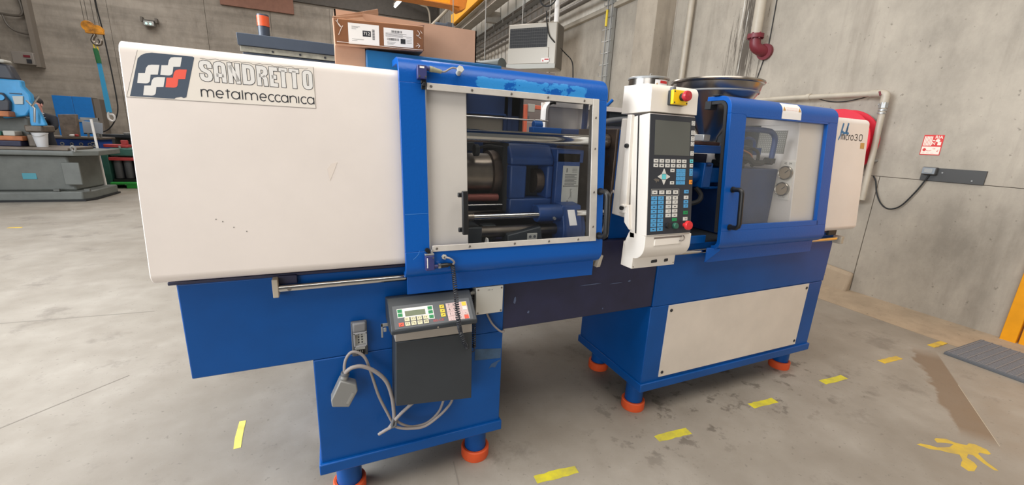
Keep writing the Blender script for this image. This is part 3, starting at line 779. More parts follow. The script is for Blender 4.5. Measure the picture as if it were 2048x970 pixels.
# pressure gauges on the inner end of the right cover
XE = 2.2
gp = MB().box(XE-0.004, XE, 1.370, 1.446, 1.150, 1.352).build('gauge_plate', 'sticker', coverR, bevel=0.001)
for z in (1.289, 1.204):
    g = MB().lathe([(0.0, 0.0), (0.036, 0.0), (0.037, 0.012), (0.034, 0.016), (0.031, 0.014), (0.031, 0.010)], (XE-0.004, 1.408, z), 28, axis=(-1, 0, 0)).build('pressure_gauge', 'stainless', coverR)
    # face, needle
    MB().lathe([(0.0, 0.0105), (0.0312, 0.0105)], (XE-0.004, 1.408, z), 28, axis=(-1, 0, 0)).build('gauge_face', 'gaugeface', coverR)
    MB().cyl((XE-0.0165, 1.408, z), (XE-0.0165, 1.392, z+0.016), 0.0016, 6).build('gauge_needle', 'ink', coverR)
GPL = Plane((XE-0.0045, 1.408, 1.25), (0, -1, 0), (0, 0, 1))
mb = MB(); GPL.text(mb, '42  04', 0, 0.088, 0.016, 0.0003); GPL.text(mb, '11 11', 0, -0.088, 0.016, 0.0003); mb.build('gauge_number', 'screw', coverR, smooth=False)
MB().box(XE-0.003, XE, 1.446, 1.60, 1.385, 1.505).build('perforated_vent', 'dotted', coverR)
MB().box(XE-0.003, XE, 1.40, 1.72, 1.532, 1.555).build('inner_rail', 'white', coverR)
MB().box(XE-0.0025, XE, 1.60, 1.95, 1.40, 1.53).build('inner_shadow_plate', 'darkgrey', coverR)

# ---- sliding doors
def door_profile(t):
    """outer skin offset inwards by t: lower lip, front face, rounded top"""
    y0 = 1.31
    low = [(1.357-0*t, 0.8565), (1.357, 0.912)]
    c = (1.355, 0.970); r = 0.048-t
    lip = [(c[0], c[1]-r)]+arc(c[0], c[1], r, 262, 180, 7)
    front = [(lean(y0, 1.02)+t, 1.02)]
    top0 = [(lean(y0, 1.555)+t, 1.555)]
    c2 = (lean(y0, 1.575)+0.058, 1.575); r2 = 0.058-t
    top = arc(c2[0], c2[1], r2, 180, 90, 9)+[(1.51, 1.633-t)]
    return low, lip, front, top0, top
lo, lipo, fro, tpo, topo = door_profile(0.0)
_, lipi, fri, tpi, topi = door_profile(0.020)
def sliding_door(x0, x1, stiles, m, xs0, xs1):
    b = MB()
    b.strip(lipo+fro, lipi+fri, x0, x1)
    b.strip(tpo+topo, tpi+topi, x0, x1)
    for a, c in stiles: b.strip(fro+tpo, fri+tpi, a, c)
    d = b.build('sliding_door', m, mc, bevel=0.0015)
    MB().box(xs0, xs1, 1.352, 1.357, 0.8565, 0.922).build('door_skirt', m, d, bevel=0.001)
    return d
dL = sliding_door(0.207, 0.990, ((0.207, 0.288), (0.948, 0.986)), 'blue_l', 0.217, 0.984)
dR = sliding_door(1.665, 2.470, ((1.665, 1.768), (2.386, 2.470)), 'blue_r', 1.650, 2.460)
# extra rails closing the right window (no metal frame on this door)
PR = leanplane(1.31)
PR.plate(MB(), 1.76, 2.40, 1.02, 1.046, -0.020, 0.0).build('window_rail', 'blue_r', dR, bevel=0.0015)
PR.plate(MB(), 1.76, 2.40, 1.545, 1.556, -0.020, 0.0).build('window_rail', 'blue_r', dR, bevel=0.0015)
b = MB(); PR.plate(b, 1.762, 2.392, 1.040, 1.550, -0.0175, -0.0135); b.build('pane', 'pane_r', dR)
# frame strips of the left window
PL = leanplane(1.31)
def lp(mb, u0, u1, v0, v1, h0, h1): return PL.plate(mb, u0, u1, v0, v1, h0, h1)
b = lp(MB(), 0.290, 0.946, 1.022, 1.556, -0.004, 0.0005); b.build('pane', 'pane_l', dL)
lp(MB(), 0.292, 0.918, 1.537, 1.558, 0.0006, 0.005).build('window_frame', 'alu', dL, bevel=0.001)
lp(MB(), 0.296, 0.922, 1.0175, 1.0380, 0.0006, 0.005).build('window_frame', 'alu', dL, bevel=0.001)
b = MB(); PL.poly(b, [(0.9225, 1.0175), (0.9545, 1.0175), (0.9470, 1.558), (0.9185, 1.558)], 0.0006, 0.0052); b.build('window_frame', 'alu', dL, bevel=0.001)
lp(MB(), 0.2865, 0.2895, 1.03, 1.545, -0.004, 0.0035).build('pane_edge', 'galv', dL)
lp(MB(), 0.921, 0.9235, 1.038, 1.537, -0.020, 0.0).build('pane_channel', 'screw', dL)
for u, v in [(0.305, 1.5475), (0.441, 1.5475), (0.583, 1.5475), (0.726, 1.5475), (0.880, 1.5475), (0.310, 1.028), (0.426, 1.028), (0.598, 1.028), (0.740, 1.028), (0.870, 1.028)]+[(0.934, 1.49), (0.935, 1.375), (0.9365, 1.21), (0.938, 1.075)]:
    b = MB().lathe([(0, 0.0023), (0.0034, 0.002), (0.0046, 0)], PL.p(u, v, 0.0051), 12, axis=PL.n); b.build('screw', 'screw', dL)
def bridge(frame, u, v0, v1, out, r, parent, foot=0.0, m='black'):
    pts = [frame.p(u, v1, 0), frame.p(u, v1, out*0.72), frame.p(u, v1-0.007, out*0.93), frame.p(u, v1-0.018, out), frame.p(u, v0+0.018, out), frame.p(u, v0+0.007, out*0.93), frame.p(u, v0, out*0.72), frame.p(u, v0, 0)]
    b = MB().tube(pts, r, 12)
    for v in (v0, v1): b.cyl(frame.p(u, v, 0), frame.p(u, v, 0.006), r*1.35, 12)
    return b.build('handle', m, parent)
bridge(PL, 0.968, 1.037, 1.212, 0.050, 0.0108, dL)
bridge(PR, 1.716, 1.038, 1.214, 0.050, 0.0108, dR)
b = MB(); PL.plate(b, 0.386, 0.409, 1.198, 1.214, 0.0006, 0.012); PL.plate(b, 0.386, 0.409, 1.080, 1.096, 0.0006, 0.012); PL.plate(b, 0.396, 0.410, 1.200, 1.212, 0.012, 0.032); PL.plate(b, 0.396, 0.410, 1.082, 1.094, 0.012, 0.032)
PL.plate(b, 0.392, 0.412, 1.074, 1.220, 0.028, 0.042); b.build('handle', 'black', dL, bevel=0.003)
# safety switches on the left door with their plugs, glands and cable tails
b = lp(MB(), 0.2606, 0.2895, 1.564, 1.6045, 0.0, 0.022); sw = b.build('limit_switch', 'violet', dL, bevel=0.002)
b = MB(); lp(b, 0.2675, 0.2815, 1.595, 1.6005, 0.022, 0.0228); b.build('switch_label', 'paper', dL)
b = MB()
for u in (0.266, 0.285): b.cyl(PL.p(u, 1.5705, 0.022), PL.p(u, 1.5705, 0.024), 0.0028, 10)
b.build('switch_screw', 'chrome', dL)
b = MB(); lp(b, 0.272, 0.289, 1.553, 1.562, 0.002, 0.014); b.cyl(PL.p(0.281, 1.549, 0.004), PL.p(0.281, 1.549, 0.020), 0.0055, 14); lp(b, 0.274, 0.287, 1.536, 1.552, 0.001, 0.008); b.build('switch_lever', 'black', dL, bevel=0.001)
b = MB(); b.cyl(PL.p(0.2895, 1.598, 0.011), PL.p(0.300, 1.598, 0.011), 0.0068, 14); b.build('switch_neck', 'violet', dL)
b = MB(); b.cyl(PL.p(0.300, 1.598, 0.011), PL.p(0.309, 1.597, 0.011), 0.0088, 14); b.cyl(PL.p(0.3095, 1.597, 0.011), PL.p(0.338, 1.593, 0.011), 0.0082, 14, r2=0.0058); b.build('plug', mat('plug_sand', (150, 148, 124), 0.5), dL)
b = MB().tube(smooth_path([PL.p(0.336, 1.5935, 0.011), PL.p(0.349, 1.594, 0.014), PL.p(0.362, 1.602, 0.016), PL.p(0.374, 1.6075, 0.016), PL.p(0.388, 1.606, 0.016), PL.p(0.395, 1.602, 0.015)]), 0.0028, 8); b.build('cable_tail', 'cable', dL)
b = MB().cyl((0.396, 1.372, 1.596), (0.396, 1.350, 1.6055), 0.0085, 16); b.cyl((0.396, 1.352, 1.6045), (0.396, 1.345, 1.6075), 0.0115, 6); b.build('cable_gland', 'lightgrey', dL)
b = lp(MB(), 0.2685, 0.2975, 0.958, 1.008, 0.0, 0.022); b.build('limit_switch', 'violet', dL, bevel=0.002)
b = MB(); lp(b, 0.2725, 0.2755, 0.967, 1.001, 0.022, 0.0226); b.build('switch_label', 'paper', dL)
b = MB().cyl(PL.p(0.293, 1.001, 0.022), PL.p(0.293, 1.001, 0.0245), 0.0028, 10); b.build('switch_screw', 'chrome', dL)
b = MB(); lp(b, 0.268, 0.298, 1.0085, 1.014, 0.004, 0.018); lp(b, 0.288, 0.2955, 1.0145, 1.026, 0.004, 0.014); b.build('switch_plunger', 'galv', dL, bevel=0.001)
b = MB().cyl(PL.p(0.276, 1.026, 0.008), PL.p(0.276, 1.026, 0.019), 0.0078, 16); b.cyl(PL.p(0.276, 1.026, 0.019), PL.p(0.276, 1.026, 0.021), 0.004, 12); lp(b, 0.279, 0.286, 1.014, 1.025, 0.006, 0.014); b.build('switch_roller', 'black', dL)
b = MB().cyl(PL.p(0.2975, 0.968, 0.011), PL.p(0.311, 0.9695, 0.011), 0.0072, 14, r2=0.0062); b.build('switch_neck', 'violet', dL)
b = MB().cyl(PL.p(0.311, 0.9695, 0.011), PL.p(0.320, 0.9695, 0.011), 0.0095, 8); b.build('plug_nut', 'chrome', dL)
b = MB().cyl(PL.p(0.320, 0.9695, 0.011), PL.p(0.345, 0.9705, 0.011), 0.0078, 14); b.cyl(PL.p(0.345, 0.9705, 0.011), PL.p(0.3605, 0.9715, 0.011), 0.0066, 14, r2=0.004); b.build('plug', 'black', dL)
b = MB().lathe([(0.004, 0.010), (0.0085, 0.009), (0.0085, 0.004), (0.0095, 0.004), (0.0095, 0.0)], PL.p(0.3355, 0.9975, 0.0), 6, axis=PL.n); b.build('cable_gland', 'lightgrey', dL)
b = MB().tube(smooth_path([PL.p(0.3355, 0.9975, 0.004), PL.p(0.343, 0.997, 0.016), PL.p(0.356, 0.991, 0.020), PL.p(0.366, 0.980, 0.017), PL.p(0.3655, 0.9735, 0.013), PL.p(0.359, 0.9715, 0.011)]), 0.0033, 8); b.build('cable_tail', 'cable', dL)
# scratch on the lower corner of the left door
b = MB(); PL.ribbon(b, smooth_path([(0.252, 1.023, 0), (0.245, 1.01, 0), (0.236, 1.0, 0), (0.229, 0.995, 0)]) and [(0.254, 1.024), (0.249, 1.012), (0.241, 1.003), (0.232, 0.996)], 0.0016, 0.0004); b.build('scratch', mat('pale_scratch', (70, 130, 200), 0.5), dL, smooth=False)
b = MB(); PL.ribbon(b, [(0.210, 1.145), (0.287, 1.147)], 0.0012, 0.0004); b.build('scratch', bpy.data.materials['pale_scratch'], dL, smooth=False)
# paper notice on the right door (wraps the rounded top)
b = MB()
pr = [(lean(1.31, 1.552)-0.0006, 1.552), (lean(1.31, 1.575)-0.0006, 1.575)]+arc(lean(1.31, 1.575)+0.058, 1.575, 0.0588, 170, 120, 5)
n = len(pr); b.add([(2.012+0.001*i, y, z) for i, (y, z) in enumerate(pr)]+[(2.160-0.0006*i, y, z) for i, (y, z) in enumerate(pr)], [(i, i+1, n+i+1, n+i) for i in range(n-1)])
b.build('paper_notice', 'paper', dR)
NP = Plane((2.086, lean(1.31, 1.575)-0.0012, 1.575), (1, 0, 0), (0, LS, 1)); NP2 = Plane((2.086, 1.3725, 1.59), (1, 0, 0), (0, 0.25, 1))
b = MB()
for u in (-0.058, 0.058): NP2.poly(b, [(u-0.010, 0.0), (u+0.010, 0.0), (u, 0.019)], 0.0015, 0.002)
b.build('warning_triangle', 'ochre', dR, smooth=False)
b = MB(); NP2.text(b, 'ATTENZIONE NON APRIRE', 0, 0.014, 0.0075, 0.0018); NP2.text(b, 'PERICOLO PARTI CALDE', 0, 0.004, 0.0075, 0.0018); b.build('notice_print', mat('faint_pink_print', (226, 180, 172), 0.6), dR, smooth=False)
# black seal inside the end of the right door
so = [(1.498, 1.610), (1.43, 1.612)]+arc(lean(1.31, 1.575)+0.058, 1.575, 0.037, 92, 178, 6)+[(lean(1.31, 1.3)+0.021, 1.3), (lean(1.31, 1.02)+0.021, 1.01)]
si = [(1.498, 1.596), (1.43, 1.598)]+arc(lean(1.31, 1.575)+0.058, 1.575, 0.023, 92, 178, 6)+[(lean(1.31, 1.3)+0.035, 1.3), (lean(1.31, 1.02)+0.035, 1.01)]
MB().strip(so, si, 1.660, 1.676).build('door_seal', 'rubber', dR)
MB().box(1.652, 1.678, 1.440, 1.475, 1.6335, 1.640).build('roller_block', 'rubber', dR, bevel=0.002)
MB().box(1.655, 1.70, 1.478, 1.512, 1.575, 1.612).build('roller_block', 'rubber', dR, bevel=0.002)
MB().hexa([(1.640, 1.352, 0.858), (1.690, 1.320, 0.922), (1.690, 1.357, 0.922), (1.640, 1.357, 0.858), (1.640, 1.350, 0.930), (1.690, 1.318, 0.932), (1.690, 1.357, 0.932), (1.640, 1.357, 0.930)]).build('guide_block', 'blue_r', dR, bevel=0.001)
# rails the doors run on
r1 = MB().cyl((-0.176, 1.378, 0.912), (0.992, 1.378, 0.912), 0.0115, 20).build('guide_rail', 'chrome', mc)
MB().cyl((-0.142, 1.366, 0.912), (-0.142, 1.3655, 0.912), 0.006, 12).build('rail_bolt', 'screw', r1)
MB().box(-0.188, -0.172, 1.362, 1.400, 0.888, 0.947).build('rail_bracket', 'pipe', mc, bevel=0.002)
MB().box(-0.172, -0.120, 1.386, 1.400, 0.922, 0.950).build('rail_bracket', 'navy', mc, bevel=0.002)
MB().hexa([(1.002, 1.350, 0.888), (1.022, 1.352, 0.888), (1.022, 1.40, 0.888), (1.002, 1.40, 0.888), (1.016, 1.350, 0.938), (1.034, 1.352, 0.938), (1.034, 1.40, 0.938), (1.016, 1.40, 0.938)]).build('rail_bracket', 'pipe', mc, bevel=0.002)
MB().cyl((0.990, 1.372, 0.915), (1.014, 1.372, 0.922), 0.008, 12).build('rail_bolt', 'galv', mc)
MB().cyl((1.355, 1.378, 0.910), (2.740, 1.378, 0.910), 0.0115, 20).build('guide_rail', 'chrome', mc)
MB().box(2.742, 2.772, 1.355, 1.415, 0.880, 0.925).build('rail_bracket', 'pipe', mc, bevel=0.004)
MB().box(2.66, 2.735, 1.385, 1.40, 0.930, 0.985).build('cover_stop', 'darkgrey', mc, bevel=0.002)

# ---- what the windows show of the inside
MB().box(0.432, 1.39, 1.41, 1.95, 0.956, 0.962).build('drip_tray', 'darkgrey', mc)
MB().box(1.392, 2.198, 1.40, 1.95, 0.946, 0.955).build('drip_tray', 'darkgrey', mc)
MB().box(1.39, 1.66, 1.386, 1.398, 0.945, 0.985).build('tray_edge', 'blue', mc, bevel=0.003)
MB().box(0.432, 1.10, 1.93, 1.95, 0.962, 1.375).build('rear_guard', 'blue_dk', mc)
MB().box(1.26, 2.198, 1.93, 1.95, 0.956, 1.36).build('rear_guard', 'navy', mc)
for y in (1.500, 1.860):
    MB().cyl((0.432, y, 1.404), (1.112, y, 1.404), 0.0235, 24).build('tie_bar', 'chrome', mc)
    MB().cyl((0.432, y, 1.030), (1.112, y, 1.030), 0.0235, 24).build('tie_bar', 'steel', mc)
# rear door with its slot window
b = MB(); b.box(0.50, 0.575, 1.955, 1.985, 1.385, 1.60); b.box(0.80, 0.885, 1.955, 1.985, 1.385, 1.60); b.box(0.50, 0.885, 1.955, 1.985, 1.385, 1.425); b.box(0.50, 0.885, 1.955, 1.985, 1.505, 1.60)
rd = b.build('rear_door', 'blue_dk', mc, bevel=0.003)
MB().box(0.575, 0.80, 1.966, 1.972, 1.425, 1.505).build('slot_window', mat('slot_window_grey', (128, 122, 112), 0.4), rd)
MB().box(0.885, 0.902, 1.95, 1.985, 1.385, 1.60).build('door_seal', 'rubber', rd)
MB().box(0.575, 0.81, 1.950, 1.956, 1.507, 1.515).build('window_lip', 'blue_in', rd)
MB().cyl((0.56, 1.90, 1.492), (1.02, 1.90, 1.492), 0.0045, 10).build('ejector_rod', 'chrome', mc)
MB().cyl((0.945, 1.90, 1.492), (0.985, 1.90, 1.492), 0.0075, 10).build('rod_nut', 'chrome', mc)
# rear sliding cover, seen from its inside
b = MB(); yz = 2.06
b.box(1.09, 1.66, yz+0.05, yz+0.06, 0.99, 1.60); b.box(1.11, 1.66, yz, yz+0.06, 1.578, 1.603)
prof = [(1.090, 0.99), (1.090, 1.555)]+[(x, z) for x, z in arc(1.135, 1.558, 0.045, 180, 90, 6)]+[(1.15, 1.603), (1.15, 1.590), (1.135, 1.590)]+[(x, z) for x, z in arc(1.138, 1.557, 0.035, 90, 180, 6)]+[(1.103, 0.99)]
b.yprism(prof, yz, yz+0.05)
rc = b.build('rear_cover', 'white', mc, bevel=0.002)
MB().box(1.33, 1.355, yz, yz+0.05, 1.45, 1.578).build('cover_rib', 'white', rc)
MB().box(1.52, 1.66, yz+0.01, yz+0.05, 1.50, 1.577).build('cover_duct', 'darkgrey', rc)
# clamp cylinder and its ring
MB().cyl((0.432, 1.68, 1.245), (0.655, 1.68, 1.245), 0.088, 32).build('clamp_cylinder', 'steel', mc)
MB().lathe([(0.088, 0), (0.100, 0.004), (0.102, 0.03), (0.096, 0.044), (0.02, 0.046)], (0.615, 1.68, 1.245), 32, axis=(1, 0, 0)).build('cylinder_ring', 'steel_br', mc)
MB().cyl((0.432, 1.60, 1.155), (0.640, 1.60, 1.155), 0.016, 14).build('guide_bar', mat('rust_red_bar', (150, 84, 74), 0.45, 0.3), mc)
MB().cyl((0.432, 1.57, 1.128), (0.650, 1.57, 1.128), 0.004, 10).build('guide_bar', 'chrome', mc)
b = MB().box(0.445, 0.60, 1.80, 1.88, 1.335, 1.375); b.box(0.47, 0.49, 1.56, 1.64, 1.33, 1.38); b.cyl((0.53, 1.60, 1.347), (0.55, 1.60, 1.347), 0.024, 16); b.build('valve_block', 'darkgrey', mc, bevel=0.003)
MB().tube(smooth_path([(0.535, 1.59, 1.352), (0.58, 1.585, 1.366), (0.62, 1.585, 1.364), (0.655, 1.60, 1.362)]), 0.006, 8).build('hose', 'rubber', mc)
# moving platen: rounded blue casting with a deep opening, thick plate behind it
b = MB(); X0, X1, y0, y1 = 0.668, 0.868, 1.535, 1.85
b.xprism([(y0+0.045, 1.378), (y0, 1.325), (y0, 1.295), (y1, 1.295), (y1, 1.378)], X0, X1)
b.box(X0, 0.742, y0, y1, 1.155, 1.295); b.box(0.838, X1, y0, y1, 1.155, 1.295); b.box(X0, X1, y0, y1, 1.09, 1.158); b.box(0.742, 0.838, y0+0.10, y1, 1.155, 1.295)
pl = b.build('moving_platen', 'blue_in', mc, bevel=0.008)
MB().box(0.744, 0.836, y0+0.085, y0+0.099, 1.160, 1.293).build('platen_opening', 'darkgrey', pl)
MB().cyl((0.80, 1.60, 1.225), (0.835, 1.60, 1.225), 0.052, 24).build('ejector_boss', 'steel_br', pl)
MB().hexa([(0.655, 1.575, 1.10), (0.672, 1.560, 1.10), (0.672, 1.84, 1.10), (0.655, 1.84, 1.10), (0.655, 1.60, 1.38), (0.672, 1.575, 1.38), (0.672, 1.84, 1.38), (0.655, 1.84, 1.38)]).build('platen_backing', 'rubber', pl)
b = MB().box(0.870, 0.985, 1.515, 1.87, 1.07, 1.352); b.box(0.868, 1.0, 1.515, 1.87, 1.31, 1.365); b.build('platen_plate', 'blue_in', pl, bevel=0.004)
MB().box(0.905, 0.955, 1.845, 1.88, 1.36, 1.402).build('platen_lug', 'blue', pl)
b = MB().box(0.79, 0.93, 1.60, 1.64, 1.428, 1.452); b.cyl((0.80, 1.62, 1.460), (0.84, 1.62, 1.460), 0.018, 14); b.build('platen_bridge', 'blue', mc, bevel=0.003)
MB().box(0.93, 1.02, 1.60, 1.66, 1.428, 1.452).build('platen_bridge', 'blue_dk', mc, bevel=0.003)
b = MB().hexa([(0.902, 1.512, 1.139), (0.985, 1.512, 1.136), (0.985, 1.515, 1.136), (0.902, 1.515, 1.139), (0.900, 1.512, 1.298), (0.979, 1.512, 1.297), (0.979, 1.515, 1.297), (0.900, 1.515, 1.298)])
rp = b.build('rating_plate', 'lightgrey', mc)
RP = Plane((0.941, 1.5115, 1.218), (1, 0, 0), (0, 0, 1)); b = MB()
b2 = []
RP.ribbon(b, [(-0.022, 0.070), (-0.022, 0.052)], 0.004, 0.0003)
for i in range(4): RP.ribbon(b, [(0.004, 0.071-0.006*i), (0.030, 0.071-0.006*i)], 0.0012, 0.0003)
for i in range(9): RP.ribbon(b, [(-0.030, 0.042-0.006*i), (0.018+0.011*(i % 3 != 1), 0.042-0.006*i)], 0.0020, 0.0003)
for p in ([(0.0, -0.02), (0.010, -0.02)], [(0.002, -0.022), (0.004, -0.05), (-0.006, -0.062)], [(0.008, -0.03), (0.008, -0.058)]): RP.ribbon(b, p, 0.0012, 0.0003)
b.build('plate_print', 'ink', mc, smooth=False, kind='stuff')
for u, v in ((-0.034, -0.006), (0.034, -0.006), (-0.010, -0.071)): MB().cyl(RP.p(u, v, 0), RP.p(u, v, 0.0015), 0.003, 8).build('rivet', 'screw', mc)
# lower carriage with its bar
MB().cyl((0.470, 1.452, 1.103), (0.775, 1.452, 1.103), 0.0115, 18).build('carriage_bar', 'chrome', mc)
MB().cyl((0.455, 1.452, 1.103), (0.485, 1.452, 1.103), 0.0145, 16).build('bar_nut', 'steel', mc)
MB().cyl((0.94, 1.452, 1.105), (1.10, 1.452, 1.105), 0.017, 18).build('carriage_bar', 'chrome', mc)
b = MB().cyl((0.762, 1.475, 1.105), (0.875, 1.475, 1.105), 0.036, 24); b.box(0.765, 0.87, 1.47, 1.52, 1.085, 1.135)
b.xprism([(1.425, 1.00), (1.425, 1.045), (1.452, 1.138), (1.52, 1.145), (1.52, 0.97), (1.43, 0.97)], 0.872, 0.965)
b.xprism([(1.440, 1.00), (1.440, 1.04), (1.465, 1.105), (1.52, 1.11), (1.52, 0.97)], 0.965, 0.992)
cg = b.build('carriage', 'blue_in', mc, bevel=0.004)
CGP = Plane((0.918, 1.4385, 1.091), (1, 0, 0), Vector((0, 0.027, 0.093)).normalized())
b = MB(); CGP.poly(b, [(-0.016, -0.036), (0.020, -0.036), (0.012, 0.030), (-0.022, 0.030)], 0.0005, 0.002); b.build('carriage_label', 'paper', mc, smooth=False)
MB().cyl((0.83, 1.440, 1.09), (0.83, 1.430, 1.088), 0.006, 10).build('grease_nipple', 'galv', mc)
b = MB().hexa([(0.628, 1.44, 0.962), (0.790, 1.44, 0.962), (0.800, 1.52, 0.962), (0.628, 1.52, 0.962), (0.628, 1.445, 1.025), (0.775, 1.445, 1.055), (0.795, 1.52, 1.055), (0.64, 1.52, 1.035)])
b.build('mould_carrier', 'darkgrey', mc, bevel=0.004)
sk = MB().box(0.712, 0.756, 1.436, 1.442, 1.003, 1.030).build('socket_plate', 'lightgrey', mc, bevel=0.001)
for x in (0.724, 0.744): MB().cyl((x, 1.4365, 1.017), (x, 1.435, 1.017), 0.006, 12).build('socket_insert', 'midgrey', sk)
# hand-sized white nozzle piece standing on the tray
MB().hexa([(0.525, 1.43, 0.962), (0.552, 1.43, 0.962), (0.552, 1.45, 0.962), (0.525, 1.45, 0.962), (0.537, 1.43, 1.02), (0.541, 1.43, 1.02), (0.541, 1.45, 1.02), (0.537, 1.45, 1.02)]).build('nozzle_wedge', 'paper', mc)
b = MB().box(0.452, 0.522, 1.45, 1.60, 0.962, 1.062); b.box(0.56, 0.62, 1.55, 1.60, 0.962, 1.045); b.build('hydraulic_block', 'darkgrey', mc, bevel=0.004)
# fixed platen: oily steel mould face, blue body
MB().box(1.100, 1.114, 1.436, 1.93, 0.99, 1.458).build('mould_face', 'steel_br', mc, bevel=0.002)
MB().hexa([(1.114, 1.436, 0.985), (1.265, 1.436, 0.985), (1.265, 1.93, 0.985), (1.114, 1.93, 0.985), (1.114, 1.436, 1.455), (1.195, 1.436, 1.455), (1.265, 1.93, 1.455), (1.114, 1.93, 1.455)]).build('fixed_platen', 'blue', mc, bevel=0.003)
MB().box(1.150, 1.195, 1.428, 1.437, 1.10, 1.38).build('platen_rib', 'blue_dk', mc, bevel=0.003)
for y, z in ((1.475, 1.345), (1.505, 1.345), (1.475, 1.31), (1.505, 1.31)):
    MB().cyl((1.0985, y, z), (1.1005, y, z), 0.006, 12).build('bolt_hole', 'ink', mc)
MB().lathe([(0.0235, 0), (0.033, 0.0), (0.033, 0.02), (0.0235, 0.022)], (1.078, 1.50, 1.404), 20, axis=(1, 0, 0)).build('bar_collar', 'steel', mc)
MB().box(1.03, 1.10, 1.42, 1.60, 0.985, 1.075).build('hose_block', 'rubber', mc, bevel=0.01)
MB().tube(smooth_path([(1.045, 1.345, 1.205), (1.060, 1.37, 1.21), (1.066, 1.40, 1.17), (1.066, 1.41, 1.10), (1.06, 1.415, 1.03), (1.03, 1.42, 0.995)]), 0.003, 6).build('hose', 'cable', mc)
MB().tube(smooth_path([(1.30, 1.95, 1.44), (1.36, 2.0, 1.485), (1.44, 2.02, 1.510), (1.54, 2.02, 1.530), (1.66, 2.02, 1.540)]), 0.018, 10).build('hose', 'midgrey', mc)
MB().tube([(1.575, 2.22, 1.60), (1.64, 2.22, 1.66)], 0.010, 8).build('strut', 'blue', mc)
# injection unit behind the panel and the right door
MB().box(1.42, 2.10, 1.50, 1.90, 1.372, 1.410).build('unit_shelf', 'blue', mc, bevel=0.003)
MB().box(1.46, 1.82, 1.53, 1.72, 1.411, 1.428).build('hopper_slide', mat('rust_slide', (92, 62, 54), 0.6, 0.2, var=0.2), mc, bevel=0.003)
MB().box(1.69, 1.735, 1.52, 1.58, 1.429, 1.462).build('slide_clamp', 'galv', mc, bevel=0.004)
b = MB().cyl((1.40, 1.56, 1.262), (1.72, 1.56, 1.262), 0.044, 24); b.box(1.705, 1.765, 1.50, 1.62, 1.20, 1.325); b.box(1.765, 2.16, 1.52, 1.60, 1.225, 1.30); b.box(1.765, 2.16, 1.53, 1.59, 1.19, 1.205)
b.build('injection_cylinder', 'blue', mc, bevel=0.006)
b = MB().cyl((1.712, 1.50, 1.318), (1.74, 1.50, 1.318), 0.010, 12); b.build('grease_nipple', 'blue_dk', mc)
b = MB().box(1.55, 1.68, 1.60, 1.80, 1.30, 1.372); b.build('barrel_bracket', 'blue_dk', mc, bevel=0.006)
MB().cyl((1.30, 1.66, 1.262), (1.60, 1.66, 1.262), 0.03, 20).build('barrel', 'steel', mc)
MB().tube(smooth_path([(1.70, 1.53, 1.20), (1.72, 1.51, 1.165), (1.70, 1.50, 1.135), (1.66, 1.51, 1.12)]), 0.012, 8).build('hose', 'rubber', mc)
MB().tube(smooth_path([(1.42, 1.36, 1.055), (1.455, 1.35, 1.075), (1.475, 1.35, 1.085), (1.462, 1.35, 1.066), (1.43, 1.355, 1.048)]), 0.0013, 6).build('wire', 'lightgrey', mc)
b = MB().box(1.86, 2.185, 1.445, 1.85, 0.956, 1.305); b.build('drive_housing', 'blue_dk', mc, bevel=0.006)
b = MB().cyl((1.84, 1.52, 1.37), (2.0, 1.52, 1.37), 0.05, 20); b.box(1.86, 1.98, 1.49, 1.60, 1.306, 1.34); b.build('hydraulic_motor', 'darkgrey', mc, bevel=0.004)
MB().tube(smooth_path([(1.79, 1.46, 1.490), (1.90, 1.455, 1.497), (2.03, 1.45, 1.497), (2.085, 1.45, 1.488), (2.115, 1.45, 1.458), (2.118, 1.45, 1.40), (2.115, 1.45, 1.345)]), 0.0135, 12).build('hydraulic_pipe', 'blue_in', mc)
MB().cyl((2.115, 1.45, 1.335), (2.115, 1.45, 1.36), 0.022, 6).build('pipe_nut', 'rubber', mc)
MB().cyl((2.09, 1.47, 1.345), (2.12, 1.44, 1.345), 0.018, 6).build('pipe_nut', 'rubber', mc)
for pts, r, m_ in (([(1.86, 1.47, 1.43), (1.92, 1.455, 1.455), (1.97, 1.455, 1.44), (1.985, 1.46, 1.395)], 0.007, 'blue_in'), ([(1.87, 1.47, 1.39), (1.94, 1.45, 1.405), (2.0, 1.45, 1.39), (2.02, 1.455, 1.345), (2.0, 1.47, 1.315)], 0.008, 'rubber'), ([(1.86, 1.46, 1.36), (1.93, 1.45, 1.36), (1.985, 1.45, 1.335), (2.06, 1.455, 1.335)], 0.015, 'rubber'), ([(1.88, 1.455, 1.40), (1.95, 1.445, 1.375), (1.97, 1.45, 1.335)], 0.004, 'wood')):
    MB().tube(smooth_path(pts), r, 8).build('hose', m_, mc)
# hood on the machine roof (the carton leans on it) and dark rear roof edge
MB().box(0.128, 0.615, 1.54, 1.655, 1.5945, 1.664).build('roof_hood', 'teal', mc, bevel=0.004)
MB().box(0.128, 0.615, 1.655, 1.95, 1.5945, 1.604).build('roof_sheet', 'teal', mc)
MB().xprism([(1.86, 1.60), (1.86, 1.668), (1.90, 1.685), (2.02, 1.685), (2.04, 1.60)], 0.80, 1.30).build('roof_vent', 'darkgrey', mc, bevel=0.006)
for x in (0.82, 1.27): MB().box(x, x+0.02, 1.95, 1.975, 1.385, 1.60).build('roof_post', 'blue_dk', mc)

